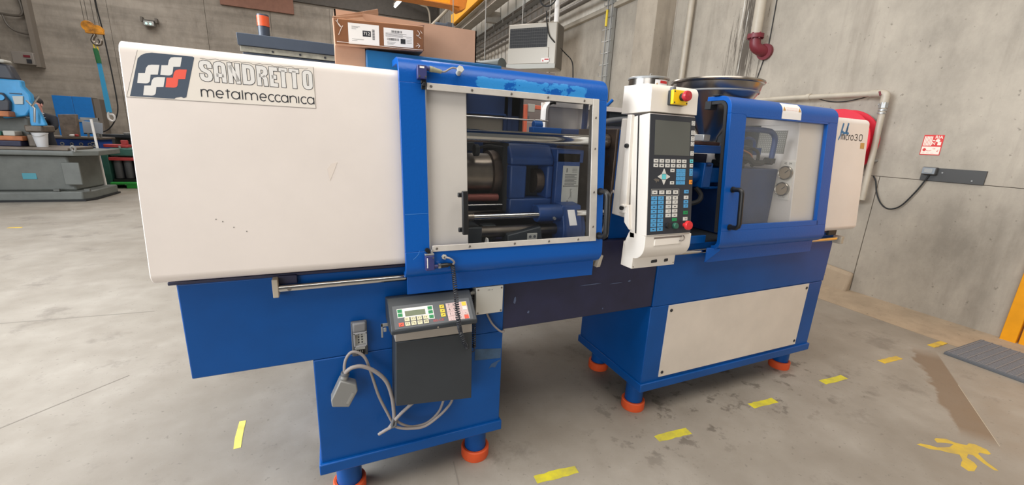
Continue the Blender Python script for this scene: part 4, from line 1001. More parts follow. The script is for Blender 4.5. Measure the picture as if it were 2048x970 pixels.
# ------------------------------------------------------------------ operator panel
op = thing('operator_panel', 'tall white operator panel with dark keypad face mounted between the two sliding doors', 'control panel', (1.23, 1.35, 0.9))
PP = Plane((1.11, 1.2, 1.06), (1, 0, 0), Vector((0, 0.14, 1)).normalized())
b = MB(); PP.plate(b, 0.0, 0.2335, -0.006, 0.4615, -0.058, -0.002); kb = b.build('keypad_box', 'white_p', op, bevel=0.002)
b = MB(); PP.plate(b, 0.004, 0.2310, -0.002, 0.4580, -0.002, 0.0008); b.build('keypad_face', 'face', op)
b = MB(); PP.plate(b, 0.003, 0.226, -0.01, 0.462, -0.068, -0.0585); b.build('box_gap', 'black', op)
b = MB(); PP.plate(b, 0.0, 0.230, -0.02, 0.462, -0.098, -0.0685); b.build('column', 'white_p', op, bevel=0.002)
# top housing with its rounded front edge
b = MB().xprism([(1.262, 1.522), (1.268, 1.585)]+arc(1.298, 1.594, 0.030, 175, 92, 7)+[(1.432, 1.626), (1.432, 1.517), (1.36, 1.519)], 1.109, 1.346); b.build('top_housing', 'white_p', op, bevel=0.0015)
# lower housing: bulged front, recessed socket box
b = MB().xprism([(1.301, 1.050), (1.204, 1.052), (1.202, 1.012)]+arc(1.262, 1.008, 0.060, 180, 268, 9)+[(1.300, 0.948), (1.326, 0.99)], 1.110, 1.3535); lh = b.build('lower_housing', 'white_p', op, bevel=0.0015)
b = MB().xprism([(1.260, 0.9505), (1.260, 0.901), (1.330, 0.899), (1.328, 1.005), (1.300, 0.949)], 1.110, 1.3420); sb = b.build('socket_box', 'white_p', op, bevel=0.0015)
for x, w in ((1.226, 0.017), (1.292, 0.011)):
    pts = [(x-w, 0.922), (x-w*0.8, 0.918), (x+w*0.8, 0.919), (x+w, 0.924), (x+w*0.8, 0.932), (x-w*0.8, 0.931)]
    MB().yprism(pts, 1.2585, 1.2605).build('socket', 'ink', sb, smooth=False)
for x, z in ((1.118, 0.909), (1.335, 0.911)): MB().cyl((x, 1.2605, z), (x, 1.2585, z), 0.0025, 8).build('screw', 'screw', sb)
b = MB().hexa([(1.158, 1.1985, 1.012), (1.295, 1.1985, 1.014), (1.295, 1.203, 1.014), (1.158, 1.203, 1.012), (1.160, 1.2015, 1.040), (1.290, 1.2015, 1.041), (1.290, 1.206, 1.041), (1.160, 1.206, 1.040)]); b.build('drawer_front', 'white_p', lh, bevel=0.001)
b = MB().hexa([(1.155, 1.2008, 1.0395), (1.300, 1.2008, 1.0405), (1.300, 1.2040, 1.0405), (1.155, 1.2040, 1.0395), (1.155, 1.2012, 1.0455), (1.300, 1.2012, 1.0465), (1.300, 1.2045, 1.0465), (1.155, 1.2045, 1.0455)]); b.build('drawer_slot', mat('slot_shade', (120, 110, 102), 0.7), lh)
MB().tube(smooth_path([(1.308, 1.203, 1.046), (1.306, 1.193, 1.040), (1.301, 1.190, 1.032), (1.292, 1.193, 1.027), (1.288, 1.200, 1.026)]), 0.0022, 8).build('drawer_clip', 'screw', lh)
# mounting cheek with two knobs
b = MB().hexa([(1.095, 1.318, 1.125), (1.112, 1.318, 1.125), (1.112, 1.362, 1.118), (1.095, 1.362, 1.118), (1.095, 1.350, 1.512), (1.112, 1.350, 1.512), (1.112, 1.374, 1.512), (1.095, 1.374, 1.512)]); ck = b.build('mounting_cheek', 'white_p', op, bevel=0.002)
b = MB().hexa([(1.098, 1.29, 1.06), (1.112, 1.29, 1.06), (1.112, 1.325, 1.085), (1.098, 1.325, 1.085), (1.098, 1.31, 1.16), (1.112, 1.31, 1.16), (1.112, 1.335, 1.155), (1.098, 1.335, 1.155)]); b.build('mounting_cheek', 'white_p', op, bevel=0.002)
b = MB().box(1.112, 1.33, 1.33, 1.43, 1.10, 1.50); b.build('mounting_arm', 'white_p', op, bevel=0.004)
b = MB().box(1.085, 1.112, 1.318, 1.345, 1.150, 1.158); b.build('cheek_ledge', 'white_p', ck, bevel=0.002)
for y, z in ((1.352, 1.392), (1.340, 1.142)): MB().lathe([(0.0, 0.012), (0.008, 0.011), (0.0095, 0.006), (0.0085, 0.0)], (1.095, y, z), 14, axis=(-1, 0, 0)).build('knob', 'black', ck)
# screen
b = MB(); PP.plate(b, 0.0265, 0.2065, 0.3065, 0.4370, 0.0009, 0.0014); b.build('screen', 'lcd', op)
KN = {}
def key(u, v, w, h, m, tri=None):
    b = MB()
    if tri: PP.poly(b, [(u+a, v+c) for a, c in tri], 0.0009, 0.0020)
    else: PP.plate(b, u-w/2, u+w/2, v-h/2, v+h/2, 0.0009, 0.0020)
    return b.build('key', m, op, smooth=False)
prt = MB()
def icon(u, v, k=0):
    r = random.Random(k*13+5); w = 0.010; h = 0.0021
    t = r.choice((0, 1, 2))
    if t == 0: PP.ribbon(prt, [(u-w/2, v), (u+w/2, v)], 0.0032, h)
    elif t == 1: PP.ribbon(prt, [(u-w/2, v-0.0012), (u+w/2, v-0.0012)], 0.0012, h); PP.ribbon(prt, [(u-0.002, v+0.0016), (u+w/2, v+0.0016)], 0.0018, h)
    else: PP.ribbon(prt, [(u-w/2, v), (u-0.001, v)], 0.0012, h); PP.ribbon(prt, [(u+0.001, v), (u+0.005, v)], 0.0050, h)
k = 0
for i, u in enumerate((0.036, 0.0647, 0.094, 0.123, 0.1527, 0.181)):
    for v in (0.2845, 0.267): key(u, v, 0.0225, 0.0135, 'key_w'); k += 1; icon(u, v, k)
for v in (0.4346, 0.3976, 0.3752, 0.3545, 0.317): key(0.2212, v, 0.0175, 0.0175, 'key_w'); k += 1; PP.ribbon(prt, [(0.2172, v-0.005), (0.2252, v-0.005), (0.2252, v+0.005), (0.2172, v+0.005)], 0.0012, 0.0021, closed=True)
for v, m_ in ((0.2862, 'key_c'), (0.2686, 'key_w'), (0.2488, 'key_b'), (0.2345, 'key_b'), (0.203, 'key_o')): key(0.2200, v, 0.0165, 0.0135 if v > 0.21 else 0.0165, m_); k += 1; icon(0.22, v, k)
for v in (0.2485, 0.2005): key(0.121, v, 0.0205, 0.0125, 'key_w'); icon(0.121, v, 1)
key(0.0785, 0.2239, 0.0195, 0.0185, 'key_c')
a = 0.0105
for u, v, t in ((0.0785, 0.2352, [(-a, 0), (a, 0), (0.0015, 0.019), (-0.0015, 0.019)]), (0.0785, 0.2126, [(a, 0), (-a, 0), (-0.0015, -0.019), (0.0015, -0.019)]), (0.0674, 0.2239, [(0, a), (0, -a), (-0.019, -0.0015), (-0.019, 0.0015)]), (0.0896, 0.2239, [(0, -a), (0, a), (0.019, 0.0015), (0.019, -0.0015)])): key(u, v, 0, 0, 'key_w', t)
for r_, v in enumerate((0.2474, 0.2325, 0.2167, 0.2005)):
    for c_, u in enumerate((0.1492, 0.1653, 0.1814)):
        key(u, v, 0.0148, 0.0142, 'key_b'); PP.text(prt, '789456123.0-'[r_*3+c_], u, v, 0.008, 0.0021)
for u in (0.0346, 0.0701, 0.1051, 0.1413): key(u, 0.1638, 0.0255, 0.0145, 'key_w'); k += 1; icon(u, 0.1638, k)
b = MB(); PP.ribbon(b, [(0.0175, 0.151), (0.1595, 0.151), (0.1595, 0.1755), (0.0175, 0.1755)], 0.0010, 0.0012, closed=True); b.build('key_frame', 'key_w', op, smooth=False)
for v, m_ in ((0.1649, 'key_b'), (0.1419, 'key_w'), (0.1244, 'key_b'), (0.1073, 'key_b'), (0.0806, 'key_g'), (0.0555, 'key_w')): key(0.1988, v, 0.0235, 0.0140, m_); k += 1; icon(0.1988, v, k)
for v in (0.1405, 0.1236, 0.1062, 0.0889, 0.0711, 0.0536, 0.0366, 0.0190):
    for u in (0.0329, 0.0668): key(u, v, 0.0280, 0.0148, 'key_b'); k += 1; icon(u, v, k)
for v in (0.1409, 0.1241, 0.1066, 0.0893, 0.0716):
    for u in (0.1067, 0.1407): key(u, v, 0.0270, 0.0142, 'key_w'); k += 1; icon(u, v, k)
key(0.1410, 0.0540, 0.0255, 0.0125, 'key_g')
prt.build('key_print', 'ink', op, smooth=False, kind='stuff')
PN = PP.n
MB().lathe([(0, 0.010), (0.0105, 0.009), (0.0115, 0.0)], PP.p(0.107, 0.031, 0.0008), 20, axis=PN).build('round_button', 'black', op)
b = MB().lathe([(0, 0.012), (0.0105, 0.012), (0.0125, 0.008), (0.0125, 0.0)], PP.p(0.144, 0.029, 0.0008), 22, axis=PN); b.build('round_button', mat('button_green', (44, 96, 78), 0.4), op)
MB().lathe([(0, 0.030), (0.0165, 0.029), (0.0185, 0.024), (0.0185, 0.017), (0.0085, 0.015), (0.0085, 0.0)], PP.p(0.195, 0.030, 0.0008), 24, axis=PN).build('stop_button', 'red', op)
# worn key-switch mark left of the arrows
b = MB(); PP.poly(b, [(0.026, 0.212), (0.038, 0.207), (0.040, 0.199), (0.045, 0.207), (0.054, 0.205), (0.055, 0.213), (0.047, 0.216), (0.034, 0.217)], 0.0009, 0.0014); b.build('worn_mark', 'screw', op, smooth=False)
# mushroom emergency stop on the top housing
HP = Plane((1.19, 1.268, 1.549), (1, 0, 0), Vector((0, 0.105, 1)).normalized())
b = MB(); HP.plate(b, 0.0, 0.076, 0.0, 0.054, -0.006, 0.016); es = b.build('emergency_stop', 'darkgrey', op, bevel=0.003)
b = MB(); HP.plate(b, 0.0005, 0.0755, 0.0005, 0.0535, 0.0162, 0.031); b.build('stop_cover', 'yellow', es, bevel=0.003)
b = MB()
for u, v in ((0.008, 0.047), (0.069, 0.047), (0.008, 0.007), (0.069, 0.007)): b.cyl(HP.p(u, v, 0.0305), HP.p(u, v, 0.0320), 0.0030, 8)
b.build('cover_screw', 'ink', es)
MB().cyl(HP.p(0.018, 0.054, 0.010), HP.p(0.018, 0.066, 0.010), 0.0105, 14).build('cable_gland', 'midgrey', es)
b = MB().lathe([(0, 0.034), (0.0175, 0.032), (0.0195, 0.026), (0.0195, 0.020), (0.012, 0.013), (0.0125, 0.0)], HP.p(0.044, 0.028, 0.031), 24, axis=HP.n); b.build('stop_button', 'redbtn', es)
MB().lathe([(0.0125, 0.010), (0.0145, 0.008), (0.0145, 0.0)], HP.p(0.044, 0.028, 0.031), 20, axis=HP.n).build('button_collar', 'black', es)

# ------------------------------------------------------------------ robot terminal hung on the left pedestal
rt = thing('robot_terminal', 'dark grey control terminal with sloping keypad and cabinet hung on the blue pedestal', 'control unit', (0.30, 1.36, 0.42))
b = MB().xprism([(1.2485, 0.776), (1.2485, 0.7625), (1.30, 0.7505), (1.398, 0.76), (1.398, 0.84), (1.345, 0.853), (1.315, 0.8365)], 0.147, 0.441); b.build('terminal_case', 'darkgrey', rt, bevel=0.003)
TP = Plane((0.149, 1.25, 0.777), (1, 0, 0), Vector((0, 0.065, 0.059)).normalized())
b = MB(); TP.plate(b, 0.010, 0.278, 0.003, 0.0855, 0.0002, 0.0014); b.build('terminal_face', mat('terminal_face_grey', (84, 88, 92), 0.5), rt)
b = MB(); TP.poly(b, [(0.0235, 0.0415), (0.046, 0.0415), (0.046, 0.040), (0.1225, 0.040), (0.1225, 0.0235), (0.1445, 0.0235), (0.1445, 0.0735), (0.0235, 0.0735)], 0.0014, 0.0020); b.build('display_frame', 'badge_w', rt, smooth=False)
b = MB(); TP.plate(b, 0.0486, 0.1162, 0.0437, 0.0630, 0.0021, 0.0026); b.build('display', 'lcdgreen', rt)
tpr = MB()
def tkey(u, v, w, h, m): b = MB(); TP.plate(b, u-w/2, u+w/2, v-h/2, v+h/2, 0.0020, 0.0030); return b.build('key', m, rt, smooth=False)
for u, v in ((0.0324, 0.0648), (0.0325, 0.0503), (0.1337, 0.0642), (0.1340, 0.0492), (0.1343, 0.0322)): tkey(u, v, 0.0150, 0.0118, 'key_g'); TP.ribbon(tpr, [(u-0.003, v-0.001), (u, v+0.001), (u+0.003, v-0.001)], 0.0013, 0.0032)
for i, u in enumerate((0.0526, 0.0729, 0.0933, 0.1142)):
    for j, v in enumerate((0.0326, 0.0168)): tkey(u, v, 0.0158, 0.0128, 'key_cream'); TP.text(tpr, 'F%d' % (i+1+4*j), u, v, 0.0105, 0.0032)
tkey(0.0322, 0.0168, 0.0160, 0.0128, 'key_red'); TP.ribbon(tpr, [(0.0285, 0.0145), (0.0360, 0.0190)], 0.002, 0.0032)
for v in (0.0638, 0.0479, 0.0323): tkey(0.1753, v, 0.0155, 0.0128, 'key_y'); TP.ribbon(tpr, [(0.1715, v-0.0022), (0.1790, v+0.0022)], 0.002, 0.0032)
b = MB(); TP.plate(b, 0.1905, 0.266, 0.0070, 0.0735, 0.0014, 0.0019); b.build('numpad_field', 'key_pink', rt)
lab = ('7', '8', '9', '', '4', '5', '6', '', '1', '2', '3', '-', '.', '0', '+', '')
for i, v in enumerate((0.0645, 0.0477, 0.0312, 0.0148)):
    for j, u in enumerate((0.2002, 0.2172, 0.2347, 0.2553)):
        m_ = 'key_pink'
        if j == 3 and i == 0: m_ = 'key_y'
        if j == 3 and i == 3: m_ = 'key_red'
        if j == 3 and i == 1: m_ = 'badge_w'
        tkey(u, v, 0.0150, 0.0140, m_)
        if lab[i*4+j]: TP.text(tpr, lab[i*4+j], u, v, 0.0135, 0.0032)
tpr.build('key_print', 'ink', rt, smooth=False, kind='stuff')
b = MB(); TP.text(b, 'SELCE', 0.156, 0.0155, 0.0105, 0.0017, sx=1.35); b.build('lettering', 'signred', rt, smooth=False)
MB().cyl((0.300, 1.2485, 0.7695), (0.300, 1.2465, 0.7695), 0.003, 8).build('screw', 'chrome', rt)
b = MB().hexa([(0.161, 1.300, 0.458), (0.443, 1.300, 0.424), (0.443, 1.397, 0.428), (0.161, 1.397, 0.462), (0.166, 1.300, 0.708), (0.440, 1.300, 0.702), (0.440, 1.397, 0.702), (0.166, 1.397, 0.708)]); b.build('cabinet_body', 'darkgrey', rt, bevel=0.003)
b = MB().hexa([(0.166, 1.302, 0.709), (0.440, 1.302, 0.703), (0.440, 1.396, 0.703), (0.166, 1.396, 0.709), (0.168, 1.302, 0.752), (0.438, 1.302, 0.752), (0.438, 1.396, 0.756), (0.168, 1.396, 0.756)]); b.build('cabinet_top', mat('cabinet_top_beige', (158, 150, 140), 0.5), rt, bevel=0.001)
b = MB().box(0.124, 0.147, 1.335, 1.338, 0.755, 0.767); b.box(0.124, 0.130, 1.335, 1.338, 0.715, 0.767); b.box(0.132, 0.141, 1.330, 1.340, 0.738, 0.752); b.build('hook_bracket', 'galv', rt, bevel=0.001)
for pts, r in (([(0.1613, 1.335, 0.3768), (0.1889, 1.335, 0.4038), (0.2407, 1.337, 0.4420)], 0.0062),): MB().tube(smooth_path(pts), r, 8).build('cable', 'cable', rt)
for x, z in ((0.347, 0.425), (0.3815, 0.420)): MB().cyl((x, 1.345, z-0.012), (x, 1.345, z+0.016), 0.010, 12, r2=0.012).build('cable_gland', 'midgrey', rt)
MB().tube(smooth_path([(0.152, 1.345, 0.350), (0.1750, 1.342, 0.334), (0.2149, 1.34, 0.3206), (0.2715, 1.34, 0.3159), (0.3299, 1.34, 0.3495), (0.3693, 1.34, 0.3888), (0.3811, 1.345, 0.412)]), 0.0050, 8).build('cable', 'cable', rt)
MB().tube(smooth_path([(0.160, 1.350, 0.372), (0.185, 1.35, 0.342), (0.2251, 1.35, 0.3190), (0.2822, 1.35, 0.3210), (0.3272, 1.35, 0.3579), (0.3467, 1.345, 0.4152)]), 0.0050, 8).build('cable', 'cable', rt)

# ------------------------------------------------------------------ loose plug with its cable loop, socket, junction box, coiled cord
pg = thing('plug_connector', 'grey metal plug hanging open on looped grey cables beside the blue pedestal edge', 'plug', (0.0, 1.36, 0.46))
b = MB().yprism([(-0.0149, 0.5769), (0.0150, 0.5610), (0.0353, 0.5502), (0.0391, 0.5255), (0.0084, 0.4683), (-0.0457, 0.4818), (-0.0473, 0.5080)], 1.335, 1.378); b.build('plug_shell', mat('plug_grey_metal', (134, 134, 132), 0.45, 0.25), pg, bevel=0.004)
b = MB().hexa([(-0.001, 1.334, 0.487), (0.020, 1.334, 0.524), (0.020, 1.3365, 0.524), (-0.001, 1.3365, 0.487), (0.006, 1.334, 0.483), (0.027, 1.334, 0.520), (0.027, 1.3365, 0.520), (0.006, 1.3365, 0.483)]); b.build('plug_latch', 'galv', pg)
MB().cyl((-0.004, 1.356, 0.564), (0.0005, 1.356, 0.585), 0.0125, 16).build('plug_gland', 'galv', pg)
MB().lathe([(0.006, 0.0), (0.0135, 0.0), (0.0145, 0.006), (0.0135, 0.012), (0.006, 0.012)], (0.0008, 1.356, 0.583), 20, axis=(0.2, 0, 1)).build('plug_ring', 'midgrey', pg)
MB().tube(smooth_path([(0.000, 1.358, 0.588), (0.0020, 1.362, 0.62), (0.0100, 1.362, 0.646), (0.0250, 1.362, 0.663), (0.0458, 1.362, 0.6594), (0.0693, 1.362, 0.6337), (0.0868, 1.362, 0.5709), (0.1089, 1.362, 0.4741), (0.1381, 1.360, 0.3928), (0.1515, 1.358, 0.3568)]), 0.0052, 10).build('cable', 'cable', pg)
MB().tube(smooth_path([(0.002, 1.352, 0.588), (0.0080, 1.348, 0.602), (0.027, 1.345, 0.6146), (0.0594, 1.345, 0.6120), (0.0999, 1.345, 0.5841), (0.1359, 1.345, 0.5362), (0.1533, 1.345, 0.4702), (0.1587, 1.345, 0.4053), (0.1595, 1.345, 0.3663)]), 0.0070, 10).build('cable', 'cable', pg)
MB().tube(smooth_path([(0.1640, 1.348, 0.385), (0.1530, 1.338, 0.370), (0.1500, 1.335, 0.350), (0.1610, 1.336, 0.352), (0.1660, 1.345, 0.372), (0.158, 1.350, 0.382)]), 0.0050, 8).build('cable_tie', 'midgrey', pg)
MB().tube(smooth_path([(0.1595, 1.345, 0.3663), (0.148, 1.345, 0.3433), (0.1261, 1.348, 0.332), (0.1025, 1.352, 0.317)]), 0.0056, 8).build('cable_end', 'cable', pg)
MB().tube(smooth_path([(0.1555, 1.35, 0.360), (0.140, 1.352, 0.336), (0.118, 1.354, 0.322), (0.106, 1.355, 0.319)]), 0.0056, 8).build('cable_end', 'cable', pg)

so_ = thing('panel_socket', 'grey multipole socket with open lid screwed to the blue bed above the plug', 'socket', (0.055, 1.395, 0.632))
b = MB().box(0.0295, 0.0815, 1.385, 1.3985, 0.632, 0.763); b.build('socket_housing', 'midgrey', so_, bevel=0.003)
b = MB().box(0.034, 0.078, 1.368, 1.386, 0.730, 0.765); b.build('socket_lid', mat('lid_grey', (118, 118, 120), 0.45), so_, bevel=0.006)
b = MB().box(0.036, 0.079, 1.364, 1.385, 0.6765, 0.682); b.box(0.036, 0.041, 1.364, 1.385, 0.6765, 0.730); b.box(0.074, 0.079, 1.364, 1.385, 0.6765, 0.730); b.box(0.036, 0.079, 1.364, 1.385, 0.725, 0.731); b.build('socket_collar', mat('lid_grey2', (140, 140, 142), 0.45), so_, bevel=0.001)
b = MB().box(0.041, 0.074, 1.376, 1.3855, 0.682, 0.725); b.build('socket_insert', 'lightgrey', so_)
b = MB()
for i in range(4):
    for x in (0.052, 0.063): b.box(x-0.0022, x+0.0022, 1.3745, 1.3762, 0.6875+i*0.010, 0.6925+i*0.010)
b.build('contact', 'ink', so_, kind='stuff')
b = MB().box(0.040, 0.072, 1.372, 1.386, 0.663, 0.673); b.build('latch', 'lightgrey', so_, bevel=0.001)
b = MB().box(0.044, 0.070, 1.378, 1.386, 0.640, 0.662); b.build('latch_plate', 'black', so_)
b = MB()
for i in range(3): b.box(0.049+i*0.006, 0.052+i*0.006, 1.3765, 1.3782, 0.650, 0.658)
b.build('latch_rib', 'lightgrey', so_, kind='stuff')

jb = thing('junction_box', 'small pale grey junction box fixed to the bed right of the terminal', 'junction box', (0.525, 1.375, 0.745))
b = MB().box(0.4690, 0.5765, 1.352, 1.3985, 0.746, 0.853); jbb = b.build('box_body', 'lightgrey', jb, bevel=0.002)
b = MB().box(0.4680, 0.5775, 1.3475, 1.3517, 0.745, 0.854); b.build('box_lid', mat('lid_pale', (190, 188, 180), 0.5), jb, bevel=0.002)
for x, z in ((0.476, 0.846), (0.570, 0.846), (0.476, 0.753), (0.570, 0.753)): MB().cyl((x, 1.3477, z), (x, 1.3462, z), 0.0035, 10).build('screw', 'screw', jb)
MB().cyl((0.452, 1.372, 0.829), (0.469, 1.372, 0.829), 0.0085, 14).build('cable_gland', 'lightgrey', jb)
JP = Plane((0.523, 1.3473, 0.8), (1, 0, 0), (0, 0, 1)); b = MB()
for x in (-0.009, -0.003, 0.007): JP.ribbon(b, [(x, 0.041), (x+0.003, 0.043)], 0.002, 0.0003)
b.build('box_mark', 'ink', jb, smooth=False, kind='stuff')
MB().box(0.55, 0.57, 1.36, 1.395, 0.854, 0.858).build('box_lug', 'lightgrey', jb)
MB().tube(smooth_path([(0.5200, 1.375, 0.747), (0.5303, 1.385, 0.7216), (0.5529, 1.385, 0.6795), (0.5866, 1.385, 0.6436), (0.6045, 1.390, 0.6363), (0.612, 1.41, 0.636)]), 0.0040, 8).build('cable', 'cable', jb)

def helix(path, r, turns, n=9):
    P = smooth_path(path, 24); out = []; m = len(P)
    D = [(P[min(i+1, m-1)]-P[max(i-1, 0)]).normalized() for i in range(m)]
    u = D[0].orthogonal().normalized(); U = []
    for d in D: u = (u-d*u.dot(d)).normalized(); U.append(u.copy())
    N = turns*n
    for k in range(N+1):
        t = k/N*(m-1); i = min(int(t), m-2); f = t-i
        c = P[i].lerp(P[i+1], f); d = D[i].lerp(D[i+1], f).normalized(); uu = U[i].lerp(U[i+1], f); uu = (uu-d*uu.dot(d)).normalized(); w = d.cross(uu)
        a = 2*PI*k/n; out.append(c+(uu*math.cos(a)+w*math.sin(a))*r)
    return out
cc = thing('coiled_cord', 'black coiled cord hanging from the lower door switch across the terminal keypad', 'cable', (0.38, 1.27, 0.62))
def sc(x, z, y): return (x*y/1.33, y, 1.4-(1.4-z)*y/1.33)
b = MB().tube(helix([sc(0.371, 0.957, 1.296), sc(0.377, 0.915, 1.29), sc(0.383, 0.86, 1.262), sc(0.389, 0.80, 1.232), sc(0.396, 0.74, 1.215), sc(0.402, 0.705, 1.235)], 0.0065, 34), 0.0021, 6); b.build('coil', 'coil', cc)
b = MB().tube(helix([sc(0.402, 0.705, 1.235), sc(0.410, 0.675, 1.26), sc(0.421, 0.645, 1.285), sc(0.431, 0.625, 1.30)], 0.0062, 12), 0.0021, 6); b.build('coil', 'coil', cc)
b = MB().tube(smooth_path([sc(0.431, 0.625, 1.30), sc(0.443, 0.608, 1.33), sc(0.458, 0.606, 1.36), sc(0.459, 0.622, 1.372)]), 0.0021, 6); b.build('cord_tail', 'coil', cc)
b = MB().tube(helix([sc(0.459, 0.622, 1.372), sc(0.457, 0.70, 1.374), sc(0.452, 0.78, 1.376), sc(0.444, 0.845, 1.374), (0.452, 1.372, 0.829)], 0.0058, 40), 0.0021, 6); b.build('coil', 'coil', cc)

# ------------------------------------------------------------------ carton on the machine roof
cb = thing('cardboard_box', 'open cardboard carton with two white shipping labels lying on the machine roof', 'box', (0.29, 1.8, 1.60))
t = 0.005
b = MB(); b.box(0.040, 0.552, 1.662, 1.662+t, 1.6045, 1.800); b.box(0.040, 0.552, 1.955, 1.960, 1.6045, 1.800); b.box(0.040, 0.045, 1.662, 1.96, 1.6045, 1.800); b.box(0.547, 0.552, 1.662, 1.96, 1.6045, 1.800); b.box(0.040, 0.552, 1.662, 1.96, 1.6045, 1.6090)
b.build('carton_body', 'card', cb, smooth=False)
b = MB().hexa([(0.32, 1.667, 1.797), (0.548, 1.667, 1.797), (0.548, 1.800, 1.800), (0.32, 1.800, 1.800), (0.32, 1.667, 1.801), (0.548, 1.667, 1.801), (0.548, 1.800, 1.805), (0.32, 1.800, 1.805)]); b.build('carton_flap', 'card_in', cb, smooth=False)
b = MB().hexa([(0.0342, 1.530, 1.6660), (0.3167, 1.530, 1.6775), (0.3230, 1.660, 1.6775), (0.0380, 1.660, 1.6660), (0.0300, 1.530, 1.7425), (0.3191, 1.530, 1.7582), (0.3260, 1.660, 1.7620), (0.0340, 1.660, 1.7480)])
tr = b.build('label_tray', 'card', cb, bevel=0.003)
b = MB().hexa([(0.032, 1.560, 1.6045), (0.127, 1.5605, 1.6045), (0.127, 1.661, 1.6045), (0.038, 1.661, 1.6045), (0.035, 1.556, 1.667), (0.127, 1.558, 1.668), (0.127, 1.661, 1.668), (0.040, 1.661, 1.667)]); b.build('carton_flap', 'card', cb, smooth=False)
b = MB().add([(0.030, 1.530, 1.7445), (0.1907, 1.75, 1.8431), (0.1919, 1.752, 1.8282), (0.1890, 1.750, 1.7973), (0.150, 1.66, 1.766), (0.034, 1.532, 1.7425)], [(0, 1, 2), (0, 2, 3, 4, 5)])
o = b.build('carton_flap', 'card', cb, smooth=False); md = o.modifiers.new('thickness', 'SOLIDIFY'); md.thickness = 0.004; md.offset = -1
b = MB().hexa([(0.165, 1.60, 1.7545), (0.321, 1.53, 1.7600), (0.326, 1.62, 1.764), (0.17, 1.66, 1.759), (0.165, 1.60, 1.7570), (0.321, 1.53, 1.7625), (0.326, 1.62, 1.7665), (0.17, 1.66, 1.7615)]); b.build('carton_flap', 'card_in', cb, smooth=False)
BP = Plane((0.0342, 1.5295, 1.6660), (0.99917, 0, 0.0407), (0, 0, 1))
def lab(u0, u1, v0, v1): b = MB(); BP.plate(b, u0, u1, v0, v1, 0.0005, 0.0010); return b.build('shipping_label', 'paper', tr, smooth=False)
lab(0.0415, 0.1365, 0.0052, 0.0670); lab(0.1512, 0.2480, 0.0080, 0.0630)
b = MB(); BP.plate(b, 0.0850, 0.1105, 0.0300, 0.0475, 0.0011, 0.0013); b.build('number_field', 'ink', tr, smooth=False)
b = MB(); BP.text(b, '712', 0.0975, 0.0385, 0.0135, 0.0015); b.build('label_number', 'paper', tr, smooth=False)
b = MB()
for i in range(12): BP.ribbon(b, [(0.1150, 0.0235+i*0.0026), (0.1225, 0.0235+i*0.0026)], 0.0014 if i % 3 else 0.0018, 0.0012)
for i in range(3): BP.ribbon(b, [(0.052, 0.0575-i*0.0035), (0.078-0.006*i, 0.0575-i*0.0035)], 0.0008, 0.0012)
for i in range(2): BP.ribbon(b, [(0.052, 0.020-i*0.0045), (0.088-0.02*i, 0.020-i*0.0045)], 0.0008, 0.0012)
r_ = random.Random(3)
for i in range(18): BP.ribbon(b, [(0.176+i*0.0020, 0.0500), (0.176+i*0.0020, 0.0570)], r_.choice((0.0008, 0.0014)), 0.0012)
for i in range(18): BP.ribbon(b, [(0.162+i*0.0022, 0.0255), (0.162+i*0.0022, 0.0330)], r_.choice((0.0008, 0.0016)), 0.0012)
for i in range(4): BP.ribbon(b, [(0.157, 0.0475-i*0.0032), (0.225-0.012*(i % 2), 0.0475-i*0.0032)], 0.0009, 0.0012)
for i in range(3): BP.ribbon(b, [(0.162, 0.0205-i*0.0035), (0.190-0.004*i, 0.0205-i*0.0035)], 0.0008, 0.0012)
for i in range(5): BP.ribbon(b, [(0.225, 0.040-i*0.0045), (0.243, 0.040-i*0.0045)], 0.0007, 0.0012)
BP.plate(b, 0.2055, 0.2215, 0.0180, 0.0330, 0.0011, 0.0013)
b.build('label_print', 'ink', tr, smooth=False, kind='stuff')
b = MB(); BP.plate(b, 0.001, 0.284, 0.001, 0.078, 0.0001, 0.0003)
b.build('packing_tape', 'tape', tr, smooth=False)
b = MB()
for p in ([(0.006, 0.070), (0.016, 0.058), (0.022, 0.050), (0.026, 0.056)], [(0.022, 0.050), (0.012, 0.028)], [(0.012, 0.074), (0.010, 0.064), (0.018, 0.052)], [(0.262, 0.064), (0.270, 0.055), (0.264, 0.046), (0.274, 0.040)], [(0.258, 0.050), (0.268, 0.044)], [(0.262, 0.024), (0.270, 0.016), (0.264, 0.010)], [(0.256, 0.014), (0.268, 0.020)], [(0.272, 0.064), (0.278, 0.056)], [(0.006, 0.008), (0.10, 0.006), (0.20, 0.004), (0.28, 0.004)]):
    BP.ribbon(b, p, 0.0016, 0.0025)
b.build('tape_wrinkle', mat('tape_glint', (232, 222, 214), 0.2), tr, smooth=False, kind='stuff')

# ------------------------------------------------------------------ hoppers
hp = thing('material_hopper', 'wide stainless steel hopper bowl rising behind the blue right door', 'hopper', (1.96, 1.735, 1.41))
hc = (1.96, 1.735, 0)
b = MB().lathe([(0.050, 1.428), (0.052, 1.46), (0.140, 1.580), (0.213, 1.688), (0.224, 1.732), (0.220, 1.732), (0.209, 1.690), (0.136, 1.584), (0.046, 1.465), (0.044, 1.428)], hc, 48); b.build('cone', 'stainless', hp)
b = MB().lathe([(0.224, 1.730), (0.234, 1.733), (0.237, 1.740), (0.234, 1.747), (0.226, 1.747), (0.221, 1.740), (0.220, 1.730)], hc, 48); b.build('rim', 'stainless', hp)
b = MB().lathe([(0.2135, 1.684), (0.216, 1.686), (0.217, 1.691), (0.2155, 1.693)], hc, 48); b.build('seam', 'galv', hp)
b = MB().lathe([(0.0, 1.410), (0.075, 1.410), (0.075, 1.428), (0.0, 1.428)], hc, 24); b.build('flange', 'galv', hp)
